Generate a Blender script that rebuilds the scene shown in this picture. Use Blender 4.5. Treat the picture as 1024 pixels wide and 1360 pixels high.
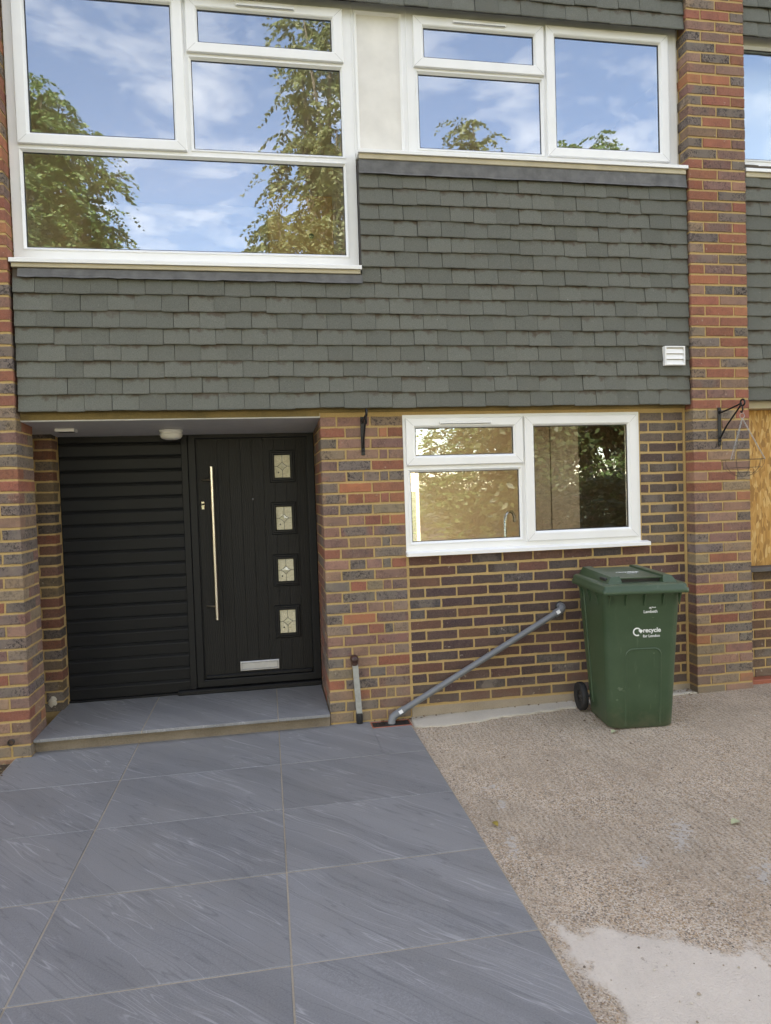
import bpy, math, random
from mathutils import Vector, Matrix
random.seed(11)
scene = bpy.context.scene
for o in list(bpy.data.objects):
    bpy.data.objects.remove(o)
COL = scene.collection
rad = math.radians

# ------------------------------------------------------------------ camera
YAW, PITCH, ROLL, FPX = rad(9.7232), rad(-1.8758), rad(1.8540), 920.0
cy_, sy_, cp_, sp_ = math.cos(YAW), math.sin(YAW), math.cos(PITCH), math.sin(PITCH)
fwd = Vector((sy_*cp_, cy_*cp_, sp_)); rgt = Vector((cy_, -sy_, 0)); dwn = fwd.cross(rgt)
cr_, sr_ = math.cos(ROLL), math.sin(ROLL)
r2 = cr_*rgt + sr_*dwn; d2 = -sr_*rgt + cr_*dwn
cam_d = bpy.data.cameras.new('camera'); cam = bpy.data.objects.new('camera', cam_d); COL.objects.link(cam)
cam_d.sensor_fit = 'VERTICAL'; cam_d.sensor_height = 24.0; cam_d.lens = 24.0*FPX/1360.0
cam_d.clip_start = 0.05; cam_d.clip_end = 2000
mw = Matrix.Identity(4)
for i in range(3):
    mw[i][0] = r2[i]; mw[i][1] = -d2[i]; mw[i][2] = -fwd[i]
mw.translation = Vector((-0.9469, -4.6961, 1.5986))
cam.matrix_world = mw
scene.camera = cam

# ------------------------------------------------------------------ world, sun, exposure
SUN_EL, SUN_AZ = rad(37), rad(-20)          # azimuth measured from +Y (behind the house) towards +X
world = bpy.data.worlds.new('World'); scene.world = world; world.use_nodes = True
wn = world.node_tree.nodes; wl = world.node_tree.links
for n in list(wn): wn.remove(n)
w_out = wn.new('ShaderNodeOutputWorld'); w_bg = wn.new('ShaderNodeBackground')
w_sky = wn.new('ShaderNodeTexSky'); w_sky.sky_type = 'NISHITA'; w_sky.sun_disc = False
w_sky.sun_elevation = SUN_EL; w_sky.sun_rotation = SUN_AZ
w_sky.air_density = 1.0; w_sky.dust_density = .4; w_sky.ozone_density = 2.2
w_bg.inputs['Strength'].default_value = 0.15
# thin broken cloud spread evenly over the sky (planar layer seen from below)
tc = wn.new('ShaderNodeTexCoord'); sep = wn.new('ShaderNodeSeparateXYZ'); wl.new(tc.outputs['Generated'], sep.inputs[0])
zc = wn.new('ShaderNodeMath'); zc.operation = 'MAXIMUM'; wl.new(sep.outputs['Z'], zc.inputs[0]); zc.inputs[1].default_value = 0.06
dv = []
for ax in 'XY':
    d = wn.new('ShaderNodeMath'); d.operation = 'DIVIDE'; wl.new(sep.outputs[ax], d.inputs[0]); wl.new(zc.outputs[0], d.inputs[1]); dv.append(d)
cmb = wn.new('ShaderNodeCombineXYZ'); wl.new(dv[0].outputs[0], cmb.inputs[0]); wl.new(dv[1].outputs[0], cmb.inputs[1])
cn = wn.new('ShaderNodeTexNoise'); cn.inputs['Scale'].default_value = 3.2; cn.inputs['Detail'].default_value = 10
cn.inputs['Roughness'].default_value = 0.62; cn.inputs['Distortion'].default_value = 0.25; wl.new(cmb.outputs[0], cn.inputs['Vector'])
cr = wn.new('ShaderNodeValToRGB'); cr.color_ramp.elements[0].position = 0.48; cr.color_ramp.elements[1].position = 0.84
cr.color_ramp.elements[0].color = (0, 0, 0, 1); cr.color_ramp.elements[1].color = (.52, .52, .52, 1)
wl.new(cn.outputs['Fac'], cr.inputs[0])
wm = wn.new('ShaderNodeMixRGB'); wl.new(cr.outputs[0], wm.inputs[0]); wl.new(w_sky.outputs[0], wm.inputs[1])
wm.inputs[2].default_value = (8.6, 8.6, 8.7, 1)
wl.new(wm.outputs[0], w_bg.inputs['Color']); wl.new(w_bg.outputs[0], w_out.inputs[0])

sun_d = bpy.data.lights.new('sun', 'SUN'); sun_d.energy = 4.0; sun_d.angle = rad(0.53); sun_d.color = (1.0, 0.965, 0.90)
sun = bpy.data.objects.new('sun', sun_d); COL.objects.link(sun)
sdir = Vector((math.sin(SUN_AZ)*math.cos(SUN_EL), math.cos(SUN_AZ)*math.cos(SUN_EL), math.sin(SUN_EL)))
sun.rotation_euler = sdir.to_track_quat('Z', 'Y').to_euler(); sun.location = (4, 14, 14)

vs = scene.view_settings
vs.view_transform = 'Standard'; vs.look = 'None'; vs.exposure = 2.58; vs.gamma = 1.0; vs.use_curve_mapping = False
vs.use_white_balance = True; vs.white_balance_temperature = 9900; vs.white_balance_tint = 20.0
scene.render.engine = 'CYCLES'
scene.cycles.max_bounces = 10; scene.cycles.transparent_max_bounces = 16

# ------------------------------------------------------------------ material helpers
class NT:
    def __init__(s, name):
        s.m = bpy.data.materials.new(name); s.m.use_nodes = True
        s.t = s.m.node_tree; s.n = s.t.nodes; s.l = s.t.links
        for x in list(s.n): s.n.remove(x)
        s.out = s.n.new('ShaderNodeOutputMaterial')
    def new(s, kind, **kw):
        x = s.n.new('ShaderNode'+kind)
        for k, v in kw.items(): setattr(x, k, v)
        return x
    def put(s, sock, v):
        if v is None: return
        if hasattr(v, 'outputs'): v = v.outputs[0]
        if isinstance(v, bpy.types.NodeSocket): s.l.new(v, sock)
        elif isinstance(v, (tuple, list)):
            v = tuple(v)
            if sock.type == 'RGBA' and len(v) == 3: v = v+(1,)
            sock.default_value = v
        else: sock.default_value = v
    def math(s, op, a, b=None, clamp=False):
        x = s.new('Math', operation=op); x.use_clamp = clamp
        s.put(x.inputs[0], a); s.put(x.inputs[1], b); return x.outputs[0]
    def vmath(s, op, a, b=None):
        x = s.new('VectorMath', operation=op); s.put(x.inputs[0], a); s.put(x.inputs[1], b); return x.outputs[0]
    def mix(s, f, a, b, mode='MIX'):
        x = s.new('MixRGB', blend_type=mode); s.put(x.inputs[0], f); s.put(x.inputs[1], a); s.put(x.inputs[2], b); return x.outputs[0]
    def noise(s, vec, scale, detail=4, rough=.55, dist=0.):
        x = s.new('TexNoise'); s.put(x.inputs['Vector'], vec); x.inputs['Scale'].default_value = scale
        x.inputs['Detail'].default_value = detail; x.inputs['Roughness'].default_value = rough; x.inputs['Distortion'].default_value = dist
        return x.outputs['Fac']
    def voro(s, vec, scale, feature='F1', out='Distance'):
        x = s.new('TexVoronoi', feature=feature); s.put(x.inputs['Vector'], vec); x.inputs['Scale'].default_value = scale
        return x.outputs[out]
    def ramp(s, f, *stops):
        x = s.new('ValToRGB'); s.put(x.inputs[0], f); e = x.color_ramp.elements
        while len(e) < len(stops): e.new(.5)
        for k, (p, c) in enumerate(stops):
            e[k].position = p
            e[k].color = (c, c, c, 1) if not isinstance(c, tuple) else c+(1,)
        return x.outputs[0]
    def coord(s, kind='Object'):
        return s.new('TexCoord').outputs[kind]
    def xyz(s, v):
        x = s.new('SeparateXYZ'); s.put(x.inputs[0], v); return x.outputs
    def comb(s, x=0., y=0., z=0.):
        c = s.new('CombineXYZ'); s.put(c.inputs[0], x); s.put(c.inputs[1], y); s.put(c.inputs[2], z); return c.outputs[0]
    def mapping(s, v, rot=(0, 0, 0), scale=(1, 1, 1), loc=(0, 0, 0)):
        x = s.new('Mapping'); s.put(x.inputs[0], v); x.inputs['Rotation'].default_value = rot
        x.inputs['Scale'].default_value = scale; x.inputs['Location'].default_value = loc; return x.outputs[0]
    def rnd(s):
        return s.new('ObjectInfo').outputs['Random']
    def rcoord(s):                               # object coordinates shifted by a random amount per object
        v = s.coord(); r = s.rnd()
        off = s.comb(s.math('MULTIPLY', r, 37.), s.math('MULTIPLY', r, 91.), s.math('MULTIPLY', r, 53.))
        return s.vmath('ADD', v, off)
    def bump(s, h, strength=.4, dist=.004, normal=None):
        x = s.new('Bump'); s.put(x.inputs['Height'], h); x.inputs['Strength'].default_value = strength
        x.inputs['Distance'].default_value = dist
        if normal is not None: s.l.new(normal, x.inputs['Normal'])
        return x.outputs[0]
    def bsdf(s, color, rough=.6, metal=0., normal=None, spec=None, **kw):
        b = s.new('BsdfPrincipled'); s.put(b.inputs['Base Color'], color); s.put(b.inputs['Roughness'], rough)
        s.put(b.inputs['Metallic'], metal)
        if normal is not None: s.l.new(normal, b.inputs['Normal'])
        if spec is not None: s.put(b.inputs['Specular IOR Level'], spec)
        for k, v in kw.items(): s.put(b.inputs[k], v)
        s.l.new(b.outputs[0], s.out.inputs[0]); return b

M = {}
def brick_material():
    t = NT('brick'); v = t.rcoord(); info = t.new('ObjectInfo'); base = info.outputs['Color']; burn = info.outputs['Alpha']
    n1 = t.noise(v, 14, 3); n2 = t.noise(v, 120, 4, .7); sp = t.noise(v, 62, 5, .75, .3)
    lo = t.xyz(t.coord()); r = info.outputs['Random']
    ctr = t.math('ADD', t.math('MULTIPLY', t.math('ABSOLUTE', lo[0]), -9.), t.math('MULTIPLY', t.noise(v, 12, 3), 2.2))
    ctr = t.math('MULTIPLY', t.ramp(ctr, (.25, 0.), (.65, 1.)), t.math('MULTIPLY', t.ramp(r, (.25, .2), (.75, .85)), t.ramp(burn, (.25, 0.), (.5, 1.))))
    base = t.mix(ctr, base, (.180, .145, .122))
    c = t.mix(t.ramp(n1, (.3, 0.), (.75, .7)), base, t.mix(1., base, (.62, .66, .78), 'MULTIPLY'))
    c = t.mix(t.ramp(n2, (.35, .0), (.8, .20)), c, (.40, .30, .22))
    cluster = t.noise(v, 9, 2)
    dark = t.math('MULTIPLY', t.ramp(sp, (.50, 0.), (.56, 1.)), t.ramp(cluster, (.38, .0), (.52, 1.)))
    c = t.mix(t.math('MULTIPLY', dark, burn), c, (.040, .032, .031))
    sme = t.math('ADD', t.math('MULTIPLY', t.math('SUBTRACT', t.math('ABSOLUTE', lo[2]), .0245), 110.), t.math('MULTIPLY', t.math('SUBTRACT', t.noise(v, 45, 4, .7), .5), 2.6))
    c = t.mix(t.ramp(sme, (.35, 0.), (1.0, .6)), c, (.42, .285, .14))
    wz = t.xyz(t.new('NewGeometry').outputs['Position'])[2]
    grime = t.math('ADD', t.math('MULTIPLY', t.math('SUBTRACT', .30, wz), 2.4), t.math('MULTIPLY', t.math('SUBTRACT', t.noise(v, 7, 4, .6), .5), 1.4))
    c = t.mix(t.ramp(grime, (.1, 0.), (.9, .62)), c, (.215, .175, .13))
    pale = t.ramp(t.noise(v, 33, 3), (.68, 0.), (.74, .4))
    c = t.mix(pale, c, (.5, .43, .34))
    h = t.math('ADD', n2, t.math('MULTIPLY', dark, -.5))
    t.bsdf(c, .88, normal=t.bump(h, .55, .004), spec=.25); return t.m
M['brick'] = brick_material()
def brick_plain():
    t = NT('brick_far'); g = t.new('NewGeometry'); v = t.coord(); n = t.noise(v, 60, 4, .7)
    c = t.ramp(g.outputs['Random Per Island'], (0., (.10, .075, .065)), (.3, (.20, .10, .08)), (.6, (.29, .105, .065)), (.85, (.17, .13, .11)), (1., (.26, .16, .11)))
    c = t.mix(t.ramp(n, (.4, 0.), (.8, .4)), c, (.08, .06, .055)); t.bsdf(c, .9, normal=t.bump(n, .4, .004), spec=.2); return t.m
M['brick_far'] = brick_plain()
def mortar_material(name, a, b):
    t = NT(name); v = t.coord(); n = t.noise(v, 130, 5, .7); big = t.noise(v, 3.5, 3)
    c = t.mix(t.ramp(big, (.3, 0.), (.7, 1.)), a, b)
    c = t.mix(t.ramp(n, (.3, 0.), (.8, .6)), c, tuple(x*1.35 for x in a))
    c = t.mix(t.ramp(t.noise(v, 260, 2), (.62, 0.), (.7, .5)), c, tuple(x*.45 for x in a))
    t.bsdf(c, .95, normal=t.bump(n, .8, .006), spec=.15); return t.m
M['mortar'] = mortar_material('mortar', (.475, .315, .142), (.385, .262, .122))
M['mortar_grey'] = mortar_material('mortar_grey', (.33, .29, .22), (.26, .23, .18))
M['plinth'] = mortar_material('plinth_concrete', (.36, .295, .225), (.24, .19, .14))
M['step_mortar'] = mortar_material('step_mortar', (.235, .19, .145), (.135, .108, .082))
M['mortar_strip'] = mortar_material('mortar_strip', (.52, .47, .39), (.44, .40, .33))
M['lintel'] = mortar_material('lintel', (.27, .19, .085), (.12, .095, .05))
def tile_material():
    t = NT('hung_tile'); v = t.rcoord(); o = t.xyz(t.coord()); r = t.rnd()
    g = t.noise(v, 230, 3, .7); n = t.noise(v, 16, 4)
    c = t.mix(t.ramp(g, (.35, 0.), (.7, 1.)), (.100, .104, .090), (.164, .168, .147))
    c = t.mix(1., c, t.ramp(r, (.0, .88), (.35, .97), (.7, 1.03), (1., 1.10)), 'MULTIPLY')
    c = t.mix(t.ramp(t.noise(v, 5, 3), (.45, 0.), (.75, .18)), c, (.150, .136, .108))
    # brown run-off dirt from the course above, with a ragged lower edge
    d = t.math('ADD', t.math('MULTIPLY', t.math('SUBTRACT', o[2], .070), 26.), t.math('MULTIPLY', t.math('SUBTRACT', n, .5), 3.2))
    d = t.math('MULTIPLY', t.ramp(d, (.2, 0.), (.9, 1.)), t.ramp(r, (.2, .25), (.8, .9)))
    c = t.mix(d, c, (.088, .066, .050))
    lich = t.math('MULTIPLY', t.ramp(t.noise(v, 90, 5, .8), (.56, 0.), (.64, .55)), t.ramp(t.noise(t.new('NewGeometry').outputs['Position'], 1.6, 2), (.46, 0.), (.6, 1.)))
    c = t.mix(lich, c, (.20, .19, .165))
    c = t.mix(t.ramp(t.noise(v, 40, 2), (.76, 0.), (.78, .5)), c, (.35, .34, .3))
    t.bsdf(c, .9, normal=t.bump(g, .5, .003), spec=.2); return t.m
M['tile'] = tile_material()
def simple(name, col, rough=.5, metal=0., bump=None, var=.12, scale=12, spec=None):
    t = NT(name); v = t.coord(); n = t.noise(v, scale, 4)
    c = t.mix(t.ramp(n, (.3, 0.), (.75, 1.)), col, tuple(x*(1-var) for x in col))
    nm = t.bump(t.noise(v, bump[0], 4, .6), bump[1], bump[2]) if bump else None
    t.bsdf(c, t.mix(n, (rough*.85,)*3, (min(1, rough*1.15),)*3), metal, nm, spec); return t.m
M['upvc'] = simple('white_upvc', (.80, .80, .79), .32, var=.05, scale=5)
M['upvc_dirty'] = simple('cream_timber', (.52, .45, .32), .6, var=.25, scale=6, bump=(30, .2, .003))
M['spandrel'] = simple('spandrel_board', (.74, .71, .66), .6, var=.14, scale=7, bump=(30, .15, .002))
M['joint_grey'] = simple('joint_grey', (.42, .42, .41), .6)
M['gasket'] = simple('black_gasket', (.02, .02, .02), .6)
M['lead'] = simple('lead_flashing', (.125, .122, .113), .55, var=.5, scale=14, bump=(25, .6, .006))
M['soffit'] = simple('soffit_board', (.62, .61, .60), .6, var=.08)
M['plaster'] = simple('plaster', (.78, .73, .64), .9, var=.06, scale=2)
M['plaster_white'] = simple('ceiling_white', (.72, .70, .66), .9, var=.04, scale=2)
M['floor_in'] = simple('indoor_floor', (.62, .50, .36), .5, var=.3)
M['pine'] = simple('pine_board', (.70, .40, .15), .5, var=.3, scale=5)
M['steel'] = simple('brushed_steel', (.80, .76, .68), .30, 1., var=.08, scale=40)
M['chrome'] = simple('chrome', (.8, .8, .8), .12, 1., var=.05)
M['letter'] = simple('satin_aluminium', (.60, .60, .60), .35, .85, var=.1, scale=30)
M['iron'] = simple('black_iron', (.016, .016, .017), .45, .3, var=.3, bump=(60, .4, .003))
M['wire'] = simple('galvanised_wire', (.45, .45, .44), .35, .9, var=.2)
M['dark_wire'] = simple('brown_wire', (.06, .045, .035), .6, .4)
M['pipe'] = simple('grey_upvc_pipe', (.155, .165, .175), .38, var=.1, scale=9)
M['black_plastic'] = simple('black_plastic', (.018, .018, .018), .5, var=.3)
M['grate'] = simple('black_grate', (.022, .022, .024), .45, var=.3, bump=(80, .5, .003))
M['terracotta'] = simple('red_brown_plastic', (.36, .10, .055), .5, var=.25)
M['brown_cap'] = simple('brown_cap', (.060, .024, .018), .45, var=.3)
M['conduit'] = simple('grey_conduit', (.36, .36, .33), .75, var=.3, scale=30, bump=(90, .3, .002))
M['sticker'] = simple('white_sticker', (.75, .75, .75), .5)
M['lamp_glass'] = simple('opal_cover', (.78, .76, .70), .3, var=.05)
M['tyre'] = simple('tyre_rubber', (.014, .014, .015), .7, var=.3)
M['white_print'] = simple('white_print', (.72, .75, .74), .5, var=.05)
M['wood_sill'] = simple('weathered_sill', (.10, .09, .085), .7, var=.4)
M['dark_block'] = simple('dark_block_brown', (.15, .12, .09), .5, var=.3)  # dark brown for the added block behind the kitchen pane
M['roof'] = simple('flat_roof', (.10, .10, .10), .9)
M['block'] = simple('rendered_block', (.40, .36, .30), .9)
M['bark'] = simple('tree_bark', (.19, .155, .115), .9, var=.55, scale=5, bump=(14, .8, .02))

def black_upvc():
    t = NT('anthracite_upvc'); v = t.coord(); n = t.noise(v, 6, 4)
    g = t.noise(t.mapping(v, scale=(1.2, 40, 60)), 3, 4)
    c = t.mix(n, (.0058, .0060, .0066), (.0095, .0098, .0105))
    t.bsdf(c, .5, normal=t.bump(g, .12, .002), spec=.30); return t.m
M['anthracite'] = black_upvc()
def door_material():
    t = NT('woodgrain_door'); v = t.rcoord()
    w = t.vmath('ADD', t.mapping(v, scale=(9, 9, .9)), t.comb(t.math('MULTIPLY', t.noise(v, 1.8, 3), 1.6), 0., 0.))
    ring = t.new('TexWave', wave_type='RINGS', rings_direction='Y'); t.put(ring.inputs['Vector'], w); ring.inputs['Scale'].default_value = 2.2
    ring.inputs['Distortion'].default_value = 2.5; ring.inputs['Detail'].default_value = 3
    fib = t.noise(t.mapping(v, scale=(60, 60, 2.5)), 4, 5, .7)
    h = t.math('ADD', t.math('MULTIPLY', ring.outputs['Fac'], .5), t.math('MULTIPLY', fib, .8))
    c = t.mix(t.ramp(h, (.35, 0.), (.95, 1.)), (.0055, .0054, .0055), (.013, .012, .011))
    t.bsdf(c, t.mix(fib, (.46,)*3, (.62,)*3), normal=t.bump(h, .35, .003), spec=.30); return t.m
M['door'] = door_material()
def glass_material(name, base, tint, wave=.0):
    t = NT(name); lw = t.new('LayerWeight'); lw.inputs[0].default_value = .5
    f5 = t.math('POWER', lw.outputs['Facing'], 4.0)
    fac = t.math('ADD', t.math('MULTIPLY', f5, 1-base), base, True)
    g = t.new('BsdfGlossy'); g.inputs['Roughness'].default_value = 0.0; g.inputs['Color'].default_value = (.64, .82, 1, 1)
    tr = t.new('BsdfTransparent'); tr.inputs['Color'].default_value = tint+(1,)
    if wave:
        nm = t.bump(t.noise(t.coord(), 2.2, 2), wave, .004); t.l.new(nm, g.inputs['Normal'])
    mx = t.new('MixShader'); t.l.new(fac, mx.inputs[0]); t.l.new(tr.outputs[0], mx.inputs[1]); t.l.new(g.outputs[0], mx.inputs[2])
    t.l.new(mx.outputs[0], t.out.inputs[0]); return t.m
M['glass'] = glass_material('window_glass', .17, (.90, .92, .91))
def obscure():
    t = NT('obscured_glass'); v = t.rcoord(); n = t.noise(v, 85, 4, .7, 1.)
    c = t.mix(t.ramp(n, (.3, 0.), (.7, 1.)), (.50, .44, .27), (.86, .80, .60))
    t.bsdf(c, .18, normal=t.bump(n, .8, .006), spec=.8); return t.m
M['obscure'] = obscure()
M['bevel_glass'] = simple('bevelled_glass', (.72, .66, .46), .08, var=.3, scale=30, spec=.9)
M['came'] = simple('lead_came', (.05, .05, .048), .45, .5)
def slab_material():
    t = NT('porcelain_slab'); v = t.rcoord()
    rot = t.mapping(v, rot=(0, 0, rad(47)))                      # x along the veins, y across
    wob = t.noise(rot, 1.5, 3, .5); fine = t.noise(t.coord(), 150, 5, .75); W = t.new('NewGeometry').outputs['Position']
    p = t.xyz(rot); u = t.math('ADD', p[1], t.math('MULTIPLY', wob, .12))
    q = t.comb(t.math('MULTIPLY', p[0], .17), t.math('MULTIPLY', u, 3.0), p[2])
    a = t.noise(q, 2.2, 3, .5); b = t.noise(q, 5.6, 2, .5)
    def ridge(x, c, w): return t.math('SUBTRACT', 1., t.math('DIVIDE', t.math('ABSOLUTE', t.math('SUBTRACT', x, c)), w), True)
    gate = t.ramp(t.noise(t.comb(t.math('MULTIPLY', p[0], .5), t.math('MULTIPLY', u, 1.9), 3.), 2.0, 3), (.52, 0.), (.62, 1.))
    lines = t.math('MAXIMUM', ridge(b, .45, .011), t.math('MAXIMUM', ridge(b, .51, .010), t.math('MAXIMUM', ridge(b, .57, .011), ridge(b, .63, .012))))
    lines = t.math('MULTIPLY', t.math('MULTIPLY', lines, gate), t.ramp(t.noise(v, 9, 3), (.3, .25), (.6, 1.)))
    lines = t.math('MAXIMUM', lines, t.math('MULTIPLY', ridge(a, .54, .005), .7))
    r = t.rnd()
    c = t.mix(t.ramp(a, (.35, 0.), (.65, 1.)), (.170, .173, .176), (.218, .220, .221))
    c = t.mix(1., c, t.ramp(r, (.0, .90), (1., 1.10)), 'MULTIPLY')
    band = t.ramp(t.noise(q, 3.0, 3, .6), (.50, 0.), (.62, 1.))
    gr = t.math('MULTIPLY', band, t.ramp(t.noise(v, 100, 3, .8), (.50, 0.), (.58, 1.)))
    c = t.mix(t.math('MULTIPLY', gr, .42), c, (.31, .315, .32))
    c = t.mix(t.math('MULTIPLY', gate, .16), c, (.240, .245, .252))
    c = t.mix(t.math('MULTIPLY', lines, .80), c, (.43, .43, .43))
    c = t.mix(t.math('MULTIPLY', t.math('MAXIMUM', ridge(b, .40, .018), ridge(b, .565, .012)), .45), c, (.085, .089, .097))
    c = t.mix(t.ramp(fine, (.4, 0.), (.7, .40)), c, (.275, .276, .275))
    c = t.mix(t.ramp(fine, (.30, .30), (.45, 0.)), c, (.085, .088, .092))
    c = t.mix(t.ramp(t.noise(W, 1.7, 5, .7), (.45, 0.), (.8, .30)), c, (.24, .22, .19))
    c = t.mix(t.ramp(t.noise(W, 46, 2), (.775, 0.), (.79, .8)), c, (.42, .40, .36))
    t.bsdf(c, t.mix(gr, (.52,)*3, (.7,)*3), normal=t.bump(t.math('ADD', t.math('MULTIPLY', lines, .5), fine), .40, .004), spec=.35); return t.m
M['slab'] = slab_material()
M['grout'] = mortar_material('sand_grout', (.40, .34, .26), (.31, .265, .20))
def drive_material():
    t = NT('worn_concrete'); P = t.coord(); p = t.xyz(P)
    big = t.noise(P, 1.1, 4, .6); mid = t.noise(P, 7, 4, .6); fine = t.noise(P, 170, 4, .75)
    c = t.mix(t.ramp(big, (.32, 0.), (.68, 1.)), (.52, .400, .295), (.44, .335, .243))
    c = t.mix(t.ramp(mid, (.35, 0.), (.7, .5)), c, (.56, .445, .335))
    # exposed aggregate: small pebbles in several colours
    vc = t.new('TexVoronoi', feature='F1'); t.put(vc.inputs['Vector'], P); vc.inputs['Scale'].default_value = 175
    pc = t.xyz(vc.outputs['Color']); pd = vc.outputs['Distance']
    vb = t.new('TexVoronoi', feature='F1'); t.put(vb.inputs['Vector'], P); vb.inputs['Scale'].default_value = 62
    bc = t.xyz(vb.outputs['Color'])
    wear = t.ramp(t.noise(P, 1.7, 3), (.35, .55), (.65, 1.))
    pale = t.math('MULTIPLY', t.ramp(pc[0], (.66, 0.), (.70, .75)), wear)
    c = t.mix(pale, c, (.66, .585, .49))
    c = t.mix(t.math('MULTIPLY', t.ramp(pc[1], (.74, 0.), (.78, .75)), wear), c, (.125, .095, .075))
    c = t.mix(t.math('MULTIPLY', t.ramp(pc[2], (.86, 0.), (.88, .8)), wear), c, (.40, .25, .13))
    bigp = t.math('MULTIPLY', t.ramp(bc[0], (.90, 0.), (.91, 1.)), t.ramp(vb.outputs['Distance'], (.25, 1.), (.4, 0.)))
    c = t.mix(t.math('MULTIPLY', bigp, .8), c, t.mix(bc[1], (.07, .06, .055), (.58, .52, .44)))
    # brushed ridges running diagonally
    q = t.xyz(t.mapping(P, rot=(0, 0, rad(93)))); rip = t.noise(P, 5, 4, .7)
    ridge = t.math('SINE', t.math('ADD', t.math('MULTIPLY', q[1], 230.), t.math('MULTIPLY', rip, 22.)))
    rmask = t.ramp(t.noise(P, 1.3, 2), (.40, .15), (.62, 1.))
    ridge = t.math('MULTIPLY', t.math('ADD', ridge, t.math('MULTIPLY', fine, 1.2)), rmask)
    c = t.mix(t.ramp(ridge, (.65, 0.), (1.3, .42)), c, (.58, .48, .37))
    c = t.mix(t.ramp(t.math('MULTIPLY', ridge, -1.), (.2, 0.), (.9, .36)), c, (.19, .145, .108))
    stx = t.noise(t.mapping(P, rot=(0, 0, rad(3)), scale=(9., .8, 1.)), 4, 5, .7)
    c = t.mix(1., c, t.ramp(stx, (.25, .84), (.5, 1.02), (.75, 1.16)), 'MULTIPLY')
    c = t.mix(1., c, t.ramp(t.noise(P, .9, 5, .65), (.3, .82), (.5, 1.06), (.7, 1.22)), 'MULTIPLY')
    c = t.mix(t.ramp(t.noise(P, 95, 2, .5), (.70, 0.), (.73, .85)), c, (.075, .06, .05))
    c = t.mix(t.ramp(t.noise(P, 75, 2, .5), (.735, 0.), (.76, .8)), c, (.72, .65, .56))
    # smooth screeded patch with a ragged border
    edge = t.math('ADD', t.math('MULTIPLY', t.noise(P, 4.5, 5, .6), .55), -.275)
    lim = t.math('ADD', 2.34, t.math('MULTIPLY', t.math('MAXIMUM', t.math('SUBTRACT', p[0], .18), 0.), .55))
    s1 = t.math('ADD', t.math('SUBTRACT', t.math('MULTIPLY', p[1], -1.), lim), edge)
    s2 = t.math('ADD', t.math('SUBTRACT', p[0], -.01), t.math('MULTIPLY', edge, .6))
    sm = t.math('MULTIPLY', t.ramp(s1, (-.03, .0), (.10, 1.)), t.ramp(s2, (.0, 0.), (.06, 1.)))
    hole = t.ramp(t.noise(P, 13, 4, .65), (.64, 0.), (.66, 1.))
    sm = t.math('MULTIPLY', sm, t.math('SUBTRACT', 1., t.math('MULTIPLY', hole, t.ramp(s1, (.05, 1.), (.35, 0.)))))
    sm = t.ramp(t.math('ADD', sm, t.math('MULTIPLY', t.math('SUBTRACT', t.noise(P, 60, 5, .75), .5), 1.1)), (.30, 0.), (.85, .90))
    smc = t.mix(t.ramp(t.noise(P, 6, 4), (.3, 0.), (.75, 1.)), (.64, .565, .475), (.56, .49, .415))
    smc = t.mix(t.ramp(t.noise(P, 120, 3), (.68, 0.), (.74, .6)), smc, (.24, .20, .165))
    smc = t.mix(t.ramp(t.noise(P, 2.4, 5, .7), (.48, 0.), (.7, .5)), smc, (.44, .385, .325))
    smc = t.mix(t.ramp(t.noise(P, 200, 3, .7), (.4, 0.), (.8, .3)), smc, (.66, .61, .54))
    c = t.mix(sm, c, smc)
    # spilt plaster and paint, thin and patchy
    def blob(x, y, rx, ry, ang):
        d = t.mapping(t.vmath('SUBTRACT', P, (x, y, 0.)), rot=(0, 0, ang), scale=(1., 1., 0.)); d = t.xyz(d)
        e = t.math('ADD', t.math('POWER', t.math('ABSOLUTE', t.math('DIVIDE', d[0], rx)), 2.), t.math('POWER', t.math('ABSOLUTE', t.math('DIVIDE', d[1], ry)), 2.))
        return t.math('SUBTRACT', 1., e, True)
    spl = None
    for a in ((.185, -1.20, .10, .05, .1), (.16, -1.40, .12, .04, -1.2), (.08, -1.78, .2, .05, -1.3), (.84, -1.88, .30, .085, -1.07), (.98, -2.25, .22, .10, -.6), (.55, -2.05, .10, .07, -.9)):
        x = blob(*a); spl = x if spl is None else t.math('MAXIMUM', spl, x)
    spl = t.ramp(t.math('ADD', t.math('MULTIPLY', spl, .5), t.math('MULTIPLY', t.math('SUBTRACT', t.noise(P, 38, 5, .7), .5), 1.5)), (.40, 0.), (.50, .7))
    c = t.mix(spl, c, (.58, .545, .50))
    # dark tyre smudges and damp dirt
    dk = t.math('MULTIPLY', t.ramp(t.noise(P, 26, 4, .7), (.60, 0.), (.68, .6)), t.ramp(t.noise(P, 2.3, 2), (.5, 0.), (.62, 1.)))
    c = t.mix(dk, c, (.085, .072, .062))
    h = t.math('ADD', t.math('ADD', t.math('MULTIPLY', ridge, .5), t.math('MULTIPLY', pd, -2.2)), fine)
    h = t.math('MULTIPLY', h, t.math('SUBTRACT', 1., t.math('MULTIPLY', sm, .85)))
    t.bsdf(c, .93, normal=t.bump(h, .7, .006), spec=.2); return t.m
M['drive'] = drive_material()
M['earth'] = mortar_material('earth', (.085, .062, .042), (.055, .042, .030))
M['tarmac'] = mortar_material('tarmac', (.055, .055, .056), (.045, .045, .047))
def grass_ground():
    t = NT('verge'); P = t.coord(); n = t.noise(P, 2.2, 5); f = t.noise(P, 60, 4)
    c = t.mix(t.ramp(n, (.35, 0.), (.65, 1.)), (.055, .085, .025), (.10, .09, .04)); c = t.mix(t.ramp(f, (.4, 0.), (.8, .5)), c, (.13, .14, .05))
    t.bsdf(c, .95, normal=t.bump(f, .8, .03)); return t.m
M['ground'] = grass_ground()
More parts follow.
